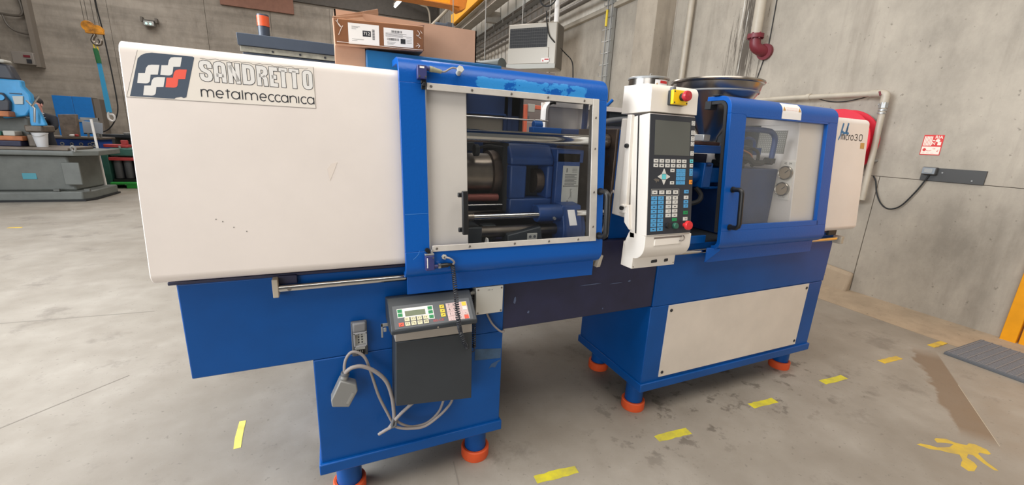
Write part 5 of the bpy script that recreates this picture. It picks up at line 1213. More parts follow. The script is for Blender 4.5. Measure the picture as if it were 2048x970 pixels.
sd = thing('dryer_drum', 'small polished stainless drum with red and white label behind the operator panel', 'drum', (1.82, 2.12, 0))
dc = (1.82, 2.12, 0)
DR = 0.117
b = MB().lathe([(0.0, 1.42), (DR, 1.42), (DR, 1.782), (0.0, 1.782)], dc, 40); b.build('drum_body', 'stainless', sd)
b = MB().lathe([(DR, 1.782), (DR+0.005, 1.782), (DR+0.006, 1.790), (DR+0.001, 1.795), (0.0, 1.799)], dc, 40); b.build('drum_lid', 'galv', sd)
MB().tube(smooth_path([(1.795, 2.08, 1.799), (1.803, 2.09, 1.815), (1.827, 2.10, 1.816), (1.835, 2.105, 1.799)]), 0.003, 6).build('lid_handle', 'galv', sd)
a0 = math.radians(-112); a1 = math.radians(-66)
def drum(a, z, e=0.0012): return (dc[0]+(DR+e)*math.cos(a), dc[1]+(DR+e)*math.sin(a), z)
def drumpatch(a0, a1, z0, z1, e, n=6): return MB().add([drum(a0+(a1-a0)*i/n, z, e) for z in (z0, z1) for i in range(n+1)], [(i, i+1, n+2+i, n+1+i) for i in range(n)])
drumpatch(a0, a1, 1.715, 1.774, 0.0012).build('drum_label', 'paper', sd)
drumpatch(a0+0.28, a1-0.02, 1.755, 1.770, 0.0016).build('label_stripe', 'red', sd)
b = MB().add([drum(a0+0.03, 1.742, 0.0016), drum(a0+0.19, 1.742, 0.0016), drum(a0+0.11, 1.757, 0.0016)], [(0, 1, 2)]); b.build('warning_triangle', 'ochre', sd)
b = MB().box(1.78, 1.86, 2.10, 2.18, 0.02, 1.42); b.box(1.66, 1.98, 2.0, 2.30, 0.0, 0.02); b.build('stand', 'darkgrey', sd)

# ------------------------------------------------------------------ machine standing behind with an orange beacon
gm = thing('guarded_machine', 'dark blue grey machine guard with dusty rail behind the white cover', 'machine', (0.35, 3.2, 0))
b = MB().box(-0.385, 1.06, 2.77, 3.6, 0.0, 1.782); b.build('guard_body', 'guard_dk', gm, bevel=0.008)
b = MB().xprism([(2.72, 1.8135), (2.708, 1.870), (2.75, 1.8747), (3.58, 1.8747), (3.58, 1.8135)], -0.4125, 1.06); b.build('guard_header', 'guard', gm, bevel=0.002)
b = MB().box(-0.405, 1.06, 2.734, 2.75, 1.784, 1.8125); b.build('track_rail', 'grime', gm, bevel=0.002)
for x in (-0.255, -0.122, 0.004, 0.134, 0.26): MB().cyl((x, 2.7345, 1.797), (x, 2.730, 1.797), 0.0055, 10).build('bolt', 'ink', gm)
b = MB().box(-0.397, 1.06, 2.743, 2.768, 1.763, 1.782); b.build('guard_rail', 'guard', gm, bevel=0.002)
b = MB().box(-0.26, 1.02, 2.755, 2.768, 1.32, 1.755); b.build('guard_glazing', 'mauve', gm)
MB().box(0.051, 0.094, 2.747, 2.756, 1.714, 1.747).build('red_tag', 'red', gm)
bc = (-0.299, 2.845, 0)
b = MB().lathe([(0.0285, 1.8747), (0.0285, 1.938)], bc, 24); b.build('beacon_base', 'guard_dk', gm)
b = MB().lathe([(0.0305, 1.938), (0.0305, 1.990)], bc, 24); b.build('beacon_lens', 'beacon', gm)
b = MB().lathe([(0.0305, 1.990), (0.029, 1.998), (0.0, 2.001)], bc, 24); b.build('beacon_cap', 'guard_dk', gm)
# orange guard frame of another machine seen through the windows
of = thing('orange_guard', 'orange guard frame of a machine seen through the left window', 'guard', (1.4, 3.0, 0))
b = MB(); b.box(1.375, 1.405, 2.95, 2.98, 0.0, 1.655); b.box(1.405, 1.70, 2.95, 2.98, 1.625, 1.655); b.box(1.67, 1.70, 2.95, 2.98, 0.0, 1.625); b.build('frame', 'orange_frame', of, bevel=0.004)
b = MB().box(1.33, 1.72, 3.2, 3.55, 0.0, 1.545); b.build('housing', mat('mauve_housing', (150, 140, 140), 0.5), of, bevel=0.01)
MB().box(1.36, 1.95, 3.55, 3.60, 0.0, 2.0).build('rear_screen', mat('guard_screen', (120, 110, 108), 0.6), of)
b = MB().box(1.42, 1.66, 3.45, 3.54, 1.546, 1.60); b.build('parts_tray', 'midgrey', of)
MB().box(1.40, 1.455, 2.93, 2.95, 1.60, 1.66).build('switch_box', 'lightgrey', of, bevel=0.003)

# ------------------------------------------------------------------ things on the right-hand wall
fr = 0.10   # stand-off of the pipework
wp_ = thing('water_pipe', 'painted steel water pipe along the wall turning down at a threaded elbow', 'pipe', WP(2.35, 0.99))
def wpath(pts, off): return [WP(s, z, off) for s, z in pts]
b = MB().tube(wpath([(9.0, 1.985), (3.189, 1.966), (2.43, 1.951)], fr), 0.027, 16); b.build('pipe_run', 'pipe', wp_)
b = MB().tube(smooth_path(wpath([(2.345, 1.880), (2.340, 1.80), (2.322, 1.05), (2.330, 1.005), (2.36, 0.988), (2.45, 0.985)], fr), 6), 0.026, 16); b.build('pipe_drop', 'pipe', wp_)
b = MB().tube(smooth_path(wpath([(2.47, 1.952), (2.385, 1.950), (2.352, 1.938), (2.345, 1.905), (2.345, 1.855)], fr), 6), 0.034, 16); b.build('elbow', 'pipe', wp_)
for s in (2.455, 3.05): MB().cyl(WP(s, 1.953+(s-2.45)*0.02, fr), WP(s-0.035, 1.953+(s-2.45)*0.02, fr), 0.034, 16).build('pipe_collar', 'pipe', wp_)
b = MB().cyl(WP(2.345, 1.868, fr), WP(2.343, 1.82, fr), 0.036, 8); b.cyl(WP(2.343, 1.81, fr), WP(2.343, 1.795, fr), 0.034, 16); b.cyl(WP(2.343, 1.782, fr), WP(2.343, 1.770, fr), 0.034, 16); b.cyl(WP(2.38, 1.85, fr), WP(2.345, 1.855, fr), 0.016, 10); b.build('union', 'galv', wp_)
MB().tube([WP(2.385, 1.965, fr+0.035), WP(2.37, 1.93, fr+0.036)], 0.008, 8).build('paint_mark', 'maroon', wp_)
for s in (3.20, 4.6): MB().cyl(WP(s, 1.965+(s-3.19)*0.002, fr), WP(s, 1.965, 0.0), 0.012, 8).build('pipe_bracket', 'galv', wp_)
MB().cyl(WP(2.332, 1.35, fr), WP(2.332, 1.35, 0.0), 0.012, 8).build('pipe_bracket', 'galv', wp_)
MB().tube(smooth_path(wpath([(3.0, 1.955), (2.86, 1.915), (2.72, 1.905), (2.58, 1.925), (2.5, 1.945)], 0.03)), 0.005, 6).build('loose_wire', 'rubber', wp_)

hr = thing('hose_reel', 'red fire hose reel on the wall half hidden by the right cover', 'hose reel', WP(2.66, 1.38))
rc_ = wq(4.68, 2.70, 1.51); ax = WNR*-1
b = MB().lathe([(0.04, 0.0), (0.315, 0.0), (0.320, 0.008), (0.315, 0.016), (0.04, 0.016)], rc_+WNR*0.085, 48, axis=ax); b.build('reel_flange', 'hose_red', hr)
b = MB().lathe([(0.04, 0.0), (0.315, 0.0), (0.320, 0.008), (0.315, 0.016), (0.04, 0.016)], rc_-WNR*0.075, 48, axis=ax); b.build('reel_flange', 'hose_red', hr)
b = MB()
for k in range(5): b.lathe([(0.150+0.02*math.cos(q), 0.02*math.sin(q)+0.0) for q in [2*PI*i/8 for i in range(9)]], rc_+WNR*(0.052-k*0.024), 32, axis=ax)
for k in range(5): b.lathe([(0.195+0.02*math.cos(q), 0.02*math.sin(q)+0.0) for q in [2*PI*i/8 for i in range(9)]], rc_+WNR*(0.052-k*0.024), 32, axis=ax)
b.build('coiled_hose', 'hose_red', hr)
MB().cyl(rc_+WNR*0.10, rc_-WNR*0.10, 0.035, 16).build('hub', 'galv', hr)
b = MB().cyl(rc_+WNR*0.09, rc_+WNR*0.138, 0.06, 16); b.build('wall_arm', 'maroon', hr)
b = wall_block(MB(), WX-0.16, WX-0.005, 2.40*WK, 2.52*WK, 0.93, 1.07); b.build('hose_guide', 'maroon', hr, bevel=0.01)

sg = thing('hose_sign', 'square red and cream fire hose sign on the bare concrete wall', 'sign', WP(1.966, 1.42))
u0, v0 = wu(2.032, 1.424); u1, v1 = wu(1.899, 1.591)
SG = Plane(WALL.p(u0, v0), WALL.e1, WALL.e2); sw_, sh_ = u1-u0, v1-v0
b = MB(); SG.plate(b, 0, sw_, 0, sh_, 0.0005, 0.003); b.build('sign_plate', 'signred', sg, bevel=0.0005)
b = MB()
def sr_(a, c, d, e, h=0.0034): SG.plate(b, a*sw_, c*sw_, d*sh_, e*sh_, 0.003, h)
for i in range(6): sr_(0.05+i*0.072, 0.05+i*0.072+0.052, 0.46, 0.93)
sr_(0.04, 0.96, 0.04, 0.42); sr_(0.76, 0.93, 0.50, 0.66); sr_(0.50, 0.60, 0.70, 0.75)
SG.poly(b, [(0.74*sw_+0.058*sw_*1.9*math.cos(2*PI*i/16), 0.725*sh_+0.058*sh_*1.3*math.sin(2*PI*i/16)) for i in range(16)], 0.003, 0.0034)
b.build('sign_field', 'signcream', sg, smooth=False)
b = MB()
for t_, u_, v_, s_ in (('RIA', 0.76, 0.885, 0.036), ('N', 0.56, 0.58, 0.036)): SG.text(b, t_, u_*sw_, v_*sh_, s_, 0.0038, sx=0.95, bold=0.0006)
b.build('sign_lettering', 'signcream', sg, smooth=False)
b = MB(); SG.poly(b, [(0.19*sw_+0.09*sw_*math.cos(2*PI*i/16), 0.26*sh_+0.075*sh_*math.sin(2*PI*i/16)) for i in range(16)], 0.0034, 0.0038)
SG.ribbon(b, smooth_path([(0.28*sw_, 0.24*sh_, 0), (0.40*sw_, 0.20*sh_, 0), (0.55*sw_, 0.24*sh_, 0)]) and [(0.28*sw_, 0.24*sh_), (0.40*sw_, 0.20*sh_), (0.55*sw_, 0.24*sh_)], 0.003, 0.0038)
SG.plate(b, 0.68*sw_, 0.72*sw_, 0.30*sh_, 0.34*sh_, 0.0034, 0.0038); SG.ribbon(b, [(0.60*sw_, 0.33*sh_), (0.66*sw_, 0.30*sh_)], 0.003, 0.0038); SG.ribbon(b, [(0.80*sw_, 0.22*sh_), (0.86*sw_, 0.17*sh_), (0.88*sw_, 0.28*sh_)], 0.003, 0.0038)
for i in range(3): SG.ribbon(b, [((0.10+0.22*i)*sw_, 0.10*sh_), ((0.24+0.22*i)*sw_, 0.10*sh_)], 0.0018, 0.0038)
b.build('sign_symbol', 'signred', sg, smooth=False)

pt = thing('wall_plate', 'charcoal plate with small grey switch box on the wall below the hose sign', 'plate', WP(1.78, 1.21))
u0, v0 = wu(1.977, 1.209); u1, v1 = wu(1.580, 1.319)
b = MB(); WALL.poly(b, [(u0, v0), (u1, v0), (u1, v1), (u0, v1)], 0.0005, 0.014); b.build('plate', 'plate_dk', pt, bevel=0.002)
for s, z in ((1.84, 1.283), (1.65, 1.235)): MB().cyl(WP(s, z, 0.014), WP(s, z, 0.0165), 0.006, 10).build('screw', 'galv', pt)
u0, v0 = wu(1.962, 1.262); u1, v1 = wu(1.868, 1.324)
b = MB(); WALL.plate(b, u0, u1, v0, v1, 0.014, 0.055); sbx = b.build('switch_box', 'plate_dk', pt, bevel=0.006)
b = MB(); WALL.plate(b, u0+0.004, u1-0.004, v0+0.004, v1-0.004, 0.055, 0.064); b.build('switch_lid', mat('switch_lid_grey', (132, 138, 144), 0.4), pt, bevel=0.004)
b = MB(); WALL.plate(b, u0+0.020, u1-0.020, v0+0.014, v1-0.014, 0.064, 0.067); b.build('switch_window', 'galv', pt, bevel=0.002)
MB().tube(smooth_path(wpath([(1.915, 1.265), (1.93, 1.215), (1.975, 1.10), (2.05, 0.965), (2.13, 0.925), (2.20, 0.965), (2.255, 1.06), (2.285, 1.16), (2.315, 1.21)], 0.025)), 0.0065, 8).build('cable', 'rubber', pt)

re_ = thing('fire_pipe', 'grey riser pipe ending in a maroon cast elbow on the water stained wall', 'pipe', WP(3.743, 2.60))
b = MB().tube(smooth_path([WP(3.70, 2.52, 0.02), WP(3.72, 2.535, 0.10), WP(3.745, 2.575, 0.15), WP(3.755, 2.66, 0.16)]), 0.062, 16); b.build('elbow', 'maroon', re_)
b = MB().cyl(WP(3.756, 2.655, 0.16), WP(3.757, 2.700, 0.16), 0.090, 20); b.cyl(WP(3.695, 2.515, 0.055), WP(3.70, 2.52, 0.012), 0.090, 20); b.build('flange', 'maroon', re_)
b = MB()
for i in range(6):
    a = 2*PI*i/6+0.3; b.cyl(WP(3.756, 2.645, 0.16)+WD*0.075*math.cos(a)+WNR*0.075*math.sin(a), WP(3.757, 2.712, 0.16)+WD*0.075*math.cos(a)+WNR*0.075*math.sin(a), 0.010, 6)
b.build('flange_bolt', 'maroon', re_, kind='stuff')
b = MB().tube(wpath([(3.757, 2.70), (3.80, 4.9)], 0.16), 0.058, 16); b.build('riser', 'pipe', re_)
MB().tube(smooth_path(wpath([(3.70, 4.2), (3.68, 2.75), (3.70, 2.5), (3.80, 2.0), (3.82, 1.75)], 0.012)), 0.006, 6).build('wire', 'rubber', re_)

dp = thing('down_pipe', 'slim painted down pipe in the corner of the concrete column', 'pipe', WP(4.94, 0))
b = MB().tube([WP(4.94, 0.05, 0.07), WP(4.94, 4.6, 0.07)], 0.042, 16); b.build('pipe_run', 'pipe', dp)
cl = thing('cable_ladder', 'galvanised wire cable ladder running up the wall beside the heater', 'cable ladder', WP(6.8, 0))
b = MB()
for ds in (0.0, 0.13): b.tube([WP(6.80+ds, 0.9, 0.10), WP(6.84+ds, 4.5, 0.10)], 0.014, 6)
cl1 = b.build('ladder_rail', 'galv', cl)
for i in range(18):
    z = 1.0+i*0.2
    MB().tube([WP(6.78, z, 0.10), WP(6.95, z, 0.10), WP(7.02, z, 0.14), WP(7.02, z+0.06, 0.14)], 0.007, 5).build('rung', 'galv', cl)
b = wall_block(MB(), WX-0.09, WX-0.02, 6.80*WK, 6.93*WK, 0.9, 4.6); b.build('cable_bundle', mat('cable_bundle_grey', (150, 148, 142), 0.6), cl)
b = MB().tube([WP(6.93, 3.45, 0.13), WP(6.93, 3.72, 0.13)], 0.022, 8); b.build('cable_tag', 'key_y', cl)

# hanging unit heater, turned towards the hall
ht = thing('unit_heater', 'beige unit heater with black grille hanging high on the wall turned to the hall', 'heater', (4.1, 8.3, 2.78))
a_ = Vector((0.6693, -0.7430, 0)); P0 = Vector((3.527, 8.523, 2.80)); HF = Plane(P0, a_, (0, 0, 1))
w, h = 1.055, 0.86
b = MB(); HF.plate(b, 0, w, 0.0, h, -0.42, 0.0); hb = b.build('heater_body', 'heater', ht, bevel=0.02)
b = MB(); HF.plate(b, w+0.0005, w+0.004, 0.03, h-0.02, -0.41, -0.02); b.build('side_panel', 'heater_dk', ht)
b = MB(); HF.poly(b, [(-0.02, 0.10), (-0.02, 0.0), (w+0.01, 0.0), (w+0.01, 0.09)], 0.0, 0.03); b.build('lower_lip', 'lightgrey', ht, bevel=0.01)
b = MB(); HF.plate(b, 0.0, w-0.15, 0.10, 0.40, 0.001, 0.014); b.build('front_panel', 'heater', ht, bevel=0.01)
b = MB(); HF.plate(b, 0.035, 0.860, 0.41, 0.775, 0.001, 0.006); b.build('grille_back', 'grille', ht)
for i in range(6):
    b = MB(); HF.plate(b, 0.035, 0.860, 0.470+i*0.055, 0.476+i*0.055, 0.006, 0.016); b.build('grille_slat', 'slat', ht)
for i in range(17):
    b = MB(); HF.plate(b, 0.055+i*0.048, 0.059+i*0.048, 0.41, 0.775, 0.006, 0.010); b.build('grille_bar', 'slat', ht)
b = MB(); HF.plate(b, 0.76, 0.93, 0.125, 0.20, 0.015, 0.017); b.build('heater_label', 'paper', ht)
b = MB(); HF.poly(b, [(0.775, 0.135), (0.815, 0.135), (0.795, 0.178)], 0.018, 0.019); HF.plate(b, 0.83, 0.92, 0.16, 0.185, 0.018, 0.019); b.build('label_print', 'redink', ht)
for u, hh in ((0.2, 6.2), (0.8, 2.13)): MB().tube([HF.p(u, 0.86, -0.22), HF.p(u, hh, -0.22)], 0.010, 6).build('hanger', 'galv', ht)
MB().cyl(HF.p(0.99, 0.80, -0.10), HF.p(0.99, 2.2, -0.10), 0.05, 14).build('flue', 'paper', ht)
MB().tube(smooth_path([HF.p(0.82, 1.05, 0.03), HF.p(0.84, 0.85, 0.03), HF.p(0.90, 0.62, 0.03), HF.p(1.02, 0.48, 0.0), (4.62, 8.05, 3.18), (4.72, 7.9, 3.0), (4.74, 7.85, 2.7), (4.74, 7.8, 2.3)]), 0.012, 6).build('cable', 'rubber', ht)
MB().lathe([(0.17+0.014*math.cos(q), 0.014*math.sin(q)) for q in [2*PI*i/6 for i in range(7)]], HF.p(0.86, 1.28, 0.10), 24, axis=HF.n).build('cable_coil', 'rubber', ht)
dct = thing('air_duct', 'grey round duct sloping away behind the carton below the heater', 'duct', (3.2, 8.8, 2.8))
b = MB().cyl((3.42, 8.55, 2.88), (2.55, 10.4, 2.86), 0.14, 24); b.build('duct', mat('duct_grey', (98, 105, 104), 0.5), dct)
b = MB()
for x, y in ((3.2, 9.05), (2.75, 10.0)): b.tube([(x, y, 3.0), (x, y, 9.0)], 0.01, 6)
b.build('duct_hanger', 'galv', dct)

# service pipes and tray running along the wall high up
def run(name, label, d, s0, s1, z0, z1, r, m, cat='pipe', group=None):
    t_ = thing(name, label, cat, wq(d, s0, z0), group)
    MB().cyl(wq(d, s0, z0), wq(d, s1, z1), r, 12).build('pipe_run', m, t_)
    for k in range(4):
        s = s0+(s1-s0)*(k+0.5)/4; z = z0+(z1-z0)*(k+0.5)/4
        wall_block(MB(), d, WX-0.03, s-0.015, s+0.015, z-0.02, z+0.02).build('pipe_bracket', 'galv', t_)
run('service_pipe', 'upper thin dark service pipe of the three passing above the heater', 4.45, 5.5, 20, 4.38, 4.38, 0.024, 'pipe_grey', group='service pipes along the right wall')
run('service_pipe', 'middle thick dark service pipe of the three passing above the heater', 4.45, 5.5, 20, 4.16, 4.16, 0.048, 'pipe_grey', group='service pipes along the right wall')
run('service_pipe', 'lowest thick dark service pipe of the three passing above the heater', 4.45, 5.5, 20, 4.01, 4.01, 0.048, 'pipe_grey', group='service pipes along the right wall')
tr_ = thing('cable_tray', 'long perforated cable tray under the row of pale boxes on the cladding', 'cable tray', wq(4.7, 9.7, 4.74))
wall_block(MB(), 4.62, WX-0.03, 9.7, 22, 4.74, 4.765).build('tray_floor', 'galv', tr_)
wall_block(MB(), 4.60, 4.62, 9.7, 22, 4.74, 4.80).build('tray_side', 'pipe_grey', tr_)
for i in range(14): wall_block(MB(), 4.59, 4.60, 10+i*0.8, 10.06+i*0.8, 4.70, 4.80).build('tray_clip', 'galv', tr_)
tl = thing('lamp_box', 'pale grey box fitting hanging under the runway beam', 'light fitting', wq(4.45, 8.9, 4.6))
wall_block(MB(), 4.32, 4.60, 9.0, 9.5, 4.62, 4.84).build('fitting_body', 'lightgrey', tl, bevel=0.02)
wall_block(MB(), 4.42, 4.50, 9.2, 9.3, 4.84, 5.0).build('fitting_stem', 'galv', tl)

# ------------------------------------------------------------------ crane: runway beam, girder, hoist
rb = thing('crane_runway', 'grey steel runway beam carrying the yellow crane along the right wall', 'beam', wq(4.15, 10, 5.0))
wall_block(MB(), 4.00, 4.30, 7.5, 22.3, 4.93, 4.95).build('bottom_flange', 'runway', rb)
wall_block(MB(), 4.135, 4.165, 7.5, 22.3, 4.95, 5.17).build('web', 'runway', rb)
wall_block(MB(), 4.00, 4.30, 7.5, 22.3, 5.17, 5.19).build('top_flange', 'runway', rb)
wall_block(MB(), 4.12, 4.18, 7.5, 22.3, 5.19, 5.22).build('crane_rail', 'pipe_grey', rb)
for s in (9.8, 13.0, 16.2, 19.4): wall_block(MB(), 4.30, WX-0.03, s, s+0.16, 4.81, 5.12).build('bracket', 'runway', rb)
cg_ = thing('bridge_crane', 'yellow bridge crane girder and end carriage high above the carton', 'crane', wq(3.9, 13, 5.2))
b = MB().hexa([(-9.5, 12.65, 5.03), (3.66, 12.72, 5.03), (3.66, 13.02, 5.03), (-9.5, 12.95, 5.03), (-9.5, 12.65, 5.60), (3.66, 12.72, 5.60), (3.66, 13.02, 5.60), (-9.5, 12.95, 5.60)]); b.build('girder', 'crane', cg_)
b = MB().box(-9.5, 3.66, 12.60, 13.06, 5.00, 5.028); b.build('girder_flange', 'crane_or', cg_)
wall_block(MB(), 3.92, 4.22, 11.2, 16.0, 5.27, 5.62).build('end_carriage', 'crane', cg_, bevel=0.01)
b = MB().yprism([(3.40, 5.03), (3.66, 4.90), (3.86, 5.0), (3.93, 5.30), (3.93, 5.62), (3.4, 5.60)], 12.70, 13.04); b.build('end_bracket', 'crane_or', cg_, bevel=0.01)
for s in (11.6, 15.6): MB().cyl(wq(4.02, s, 5.32), wq(4.28, s, 5.32), 0.10, 20).build('wheel', 'pipe_grey', cg_)
b = wall_block(MB(), 3.70, 3.95, 15.7, 15.95, 5.06, 5.30); b.cyl(wq(3.7, 15.8, 5.18), wq(3.30, 15.8, 5.18), 0.09, 14); b.build('travel_motor', 'guard', cg_, bevel=0.01)
for x in (3.2, 3.35): MB().cyl((x, 12.715, 5.35), (x, 12.70, 5.35), 0.03, 12).build('bolt', 'ink', cg_)
hx, hy = -4.745, 12.8; s_ = 0.8
hk = thing('hoist_hook', 'orange hook block with steel hook hanging from the crane on the left', 'hoist', (hx, hy, 3.0))
def hkp(x, z): return (x*0.8, hy, 1.4+(z-1.4)*0.8)
for (x0, z0), nm in (((-5.90, 3.86), 0), ((-5.70, 3.80), 1)):
    c = hkp(x0, z0); b = MB().lathe([(0, -0.06), (0.105 if nm == 0 else 0.085, -0.055), (0.115 if nm == 0 else 0.09, 0), (0.105 if nm == 0 else 0.085, 0.055), (0, 0.06)], c, 20, axis=(0, 1, 0)); b.build('sheave_guard', 'hookyellow', hk)
c0 = hkp(-5.90, 3.80); c1 = hkp(-5.67, 3.73); MB().box(c0[0]-0.06, c1[0]+0.06, hy-0.05, hy+0.05, c1[2]-0.04, c1[2]+0.03).build('block_frame', 'hookyellow', hk, bevel=0.01)
b = MB().cyl(hkp(-5.80, 3.72), hkp(-5.80, 3.62), 0.03, 12); b.tube(smooth_path([hkp(-5.80, 3.64), hkp(-5.84, 3.58), hkp(-5.87, 3.50), hkp(-5.82, 3.42), hkp(-5.73, 3.42), hkp(-5.69, 3.50), hkp(-5.72, 3.56)]), 0.034, 10); b.build('hook', 'steel', hk)
b = MB()
for x in (-5.96, -5.88, -5.75, -5.66): b.tube([hkp(x, 3.86), (x*0.8-0.02, hy, 5.0)], 0.006, 5)
b.build('wire_rope', 'pipe_grey', hk)
sl = thing('lifting_sling', 'light blue webbing sling with white end hook hanging from the orange hook block', 'sling', hkp(-5.80, 1.44))
MB().tube(smooth_path([hkp(-5.83, 3.48), hkp(-5.86, 3.42), hkp(-5.85, 3.30), hkp(-5.80, 3.26), hkp(-5.79, 3.36)]), 0.014, 8).build('ring', 'key_y', sl)
q0 = hkp(-5.84, 3.30); q1 = hkp(-5.82, 2.92); b = MB().cyl(q0, q1, 0.045, 10); b.build('sleeve', 'slinggreen', sl)
b = MB().hexa([(hkp(-5.86, 2.92)[0], hy-0.02, hkp(0, 2.95)[2]), (hkp(-5.78, 2.92)[0], hy-0.02, hkp(0, 2.95)[2]), (hkp(-5.78, 2.92)[0], hy+0.02, hkp(0, 2.95)[2]), (hkp(-5.86, 2.92)[0], hy+0.02, hkp(0, 2.95)[2]), (hkp(-5.86, 2.92)[0], hy-0.02, hkp(0, 1.60)[2]), (hkp(-5.745, 2.92)[0], hy-0.02, hkp(0, 1.60)[2]), (hkp(-5.745, 2.92)[0], hy+0.02, hkp(0, 1.60)[2]), (hkp(-5.86, 2.92)[0], hy+0.02, hkp(0, 1.60)[2])]); b.build('webbing', 'sling', sl)
b = MB().tube(smooth_path([hkp(-5.81, 1.62), hkp(-5.84, 1.54), hkp(-5.84, 1.42), hkp(-5.76, 1.36), hkp(-5.70, 1.44), hkp(-5.73, 1.54), hkp(-5.80, 1.55)]), 0.022, 8); b.build('end_hook', 'paper', sl)
pc = thing('pendant_cable', 'thin black control cable hanging in a long curve beside the sling', 'cable', hkp(-5.6, 2.0))
MB().tube(smooth_path([(-4.50, 12.86, 5.0), hkp(-5.645, 4.547), hkp(-5.611, 3.804), hkp(-5.585, 2.8), hkp(-5.58, 2.095), hkp(-5.60, 1.70), hkp(-5.70, 1.40), hkp(-5.90, 1.12), hkp(-6.15, 1.01), hkp(-6.45, 0.98)]), 0.013, 8).build('cable', 'rubber', pc)
lt = thing('tube_lamp', 'lit fluorescent tube lamp under the dark roof above the carton', 'lamp', (2.71, 17.6, 6.1))
MB().cyl((2.76, 17.1, 6.2), (2.664, 18.2, 6.2), 0.045, 12).build('tube', 'lamp', lt)
MB().hexa([(2.70, 17.05, 6.26), (2.82, 17.05, 6.26), (2.72, 18.25, 6.26), (2.60, 18.25, 6.26), (2.70, 17.05, 6.33), (2.82, 17.05, 6.33), (2.72, 18.25, 6.33), (2.60, 18.25, 6.33)]).build('lamp_housing', 'pipe_grey', lt)
MB().tube([(2.71, 17.6, 6.32), (2.71, 17.6, 9.0)], 0.015, 6).build('lamp_rod', 'pipe_grey', lt)
ep = thing('conduit', 'bent grey conduit and stay under the roof left of the crane carriage', 'conduit', (4.0, 20.5, 5.8))
MB().tube(smooth_path([(3.2, 21.5, 7.62), (4.42, 21.5, 7.31), (4.61, 21.5, 7.275), (4.728, 21.5, 7.078), (4.775, 21.5, 6.694), (4.79, 21.5, 6.3)]), 0.045, 8).build('conduit_run', 'pipe', ep)
MB().tube([(4.2, 19.0, 5.83), (5.2, 19.0, 6.87)], 0.06, 8).build('stay', 'pipe', ep)

# ------------------------------------------------------------------ floor markings and mat
TP_ = [((0.717, 1.240), (0.914, 1.226), 'tape_y', 'yellow floor dash nearest the left pedestal'), ((1.390, 1.248), (1.588, 1.236), 'tape_y', 'yellow floor dash in front of the left foot of the right pedestal'),
       ((2.090, 1.263), (2.278, 1.250), 'tape_y', 'yellow floor dash in front of the middle of the cream access panel'), ((2.756, 1.268), (2.969, 1.257), 'tape_y', 'yellow floor dash beside the right end foot of the machine'),
       ((3.450, 1.283), (3.666, 1.272), 'pict', 'worn yellow floor dash midway between the machine and the mat'), ((4.135, 1.280), (4.334, 1.279), 'pict', 'faded yellow floor dash closest to the grey mat')]
for a, c, m_, l_ in TP_:
    A = Vector((*a, 0)); B = Vector((*c, 0)); d = (B-A).normalized(); n_ = Vector((-d.y, d.x, 0)); w = 0.0225; r_ = random.Random(int(a[0]*100)); pts = []
    for i in range(9): pts.append(A+d*(B-A).length*i/8+n_*(w+r_.uniform(-0.004, 0.002)))
    for i in range(8, -1, -1): pts.append(A+d*(B-A).length*i/8-n_*(w+r_.uniform(-0.004, 0.002)))
    tag(MB().prism(pts, (0, 0, 0.0), (0, 0, 0.0045 if a[0] > 4 else 0.0012)).build('floor_tape', m_, smooth=False), l_, 'floor marking', 'yellow dashes on the floor')
tag(MB().prism([(-0.484, 2.072, 0), (-0.456, 2.070, 0), (-0.453, 1.97, 0), (-0.446, 1.875, 0), (-0.474, 1.873, 0), (-0.482, 1.95, 0)], (0, 0, 0), (0, 0, 0.0012)).build('floor_tape', 'tape_pale', smooth=False), 'pale yellow tape strip on the floor left of the left pedestal', 'floor marking', 'yellow dashes on the floor')
tag(MB().prism([(-3.84, 7.19, 0), (-3.70, 7.19, 0), (-3.71, 7.24, 0), (-3.84, 7.24, 0)], (0, 0, 0), (0, 0, 0.001)).build('floor_tape', 'pict', smooth=False), 'faint yellow mark on the far left floor before the machine bed', 'floor marking', 'yellow dashes on the floor')
man = [(2.621, 0.748), (2.647, 0.745), (2.677, 0.72), (2.693, 0.698), (2.758, 0.676), (2.811, 0.679), (2.783, 0.699), (2.741, 0.717), (2.758, 0.734), (2.779, 0.736), (2.824, 0.714), (2.833, 0.68), (2.865, 0.65), (2.894, 0.653), (2.916, 0.64), (2.921, 0.597), (2.898, 0.575), (2.879, 0.578), (2.855, 0.602), (2.833, 0.599), (2.797, 0.558), (2.772, 0.512), (2.757, 0.521), (2.771, 0.56), (2.797, 0.605), (2.784, 0.618), (2.742, 0.608), (2.732, 0.579), (2.712, 0.562), (2.654, 0.553), (2.63, 0.564), (2.639, 0.594), (2.675, 0.604), (2.698, 0.608), (2.736, 0.632), (2.704, 0.657), (2.682, 0.682), (2.641, 0.707), (2.63, 0.733)]
tag(MB().prism([(x, y, 0) for x, y in man], (0, 0, 0), (0, 0, 0.0009)).build('floor_pictogram', 'pict', smooth=False), 'yellow painted walking figure symbol on the floor at bottom right', 'floor marking')
dm = thing('floor_mat', 'grey ribbed entrance mat on the floor before the yellow door', 'mat', (4.35, 0.6, 0))
MB().box(4.07, 4.66, 0.05, 1.185, 0.0, 0.020).build('mat_base', 'mat', dm, bevel=0.003)
b = MB()
for i in range(23): b.box(4.085+i*0.0248, 4.097+i*0.0248, 0.06, 1.175, 0.020, 0.024)
for i in range(24): b.box(4.08, 4.65, 0.07+i*0.0475, 0.078+i*0.0475, 0.020, 0.026)
b.build('mat_rib', mat('mat_rib_grey', (118, 118, 122), 0.8), dm, smooth=False, kind='stuff')

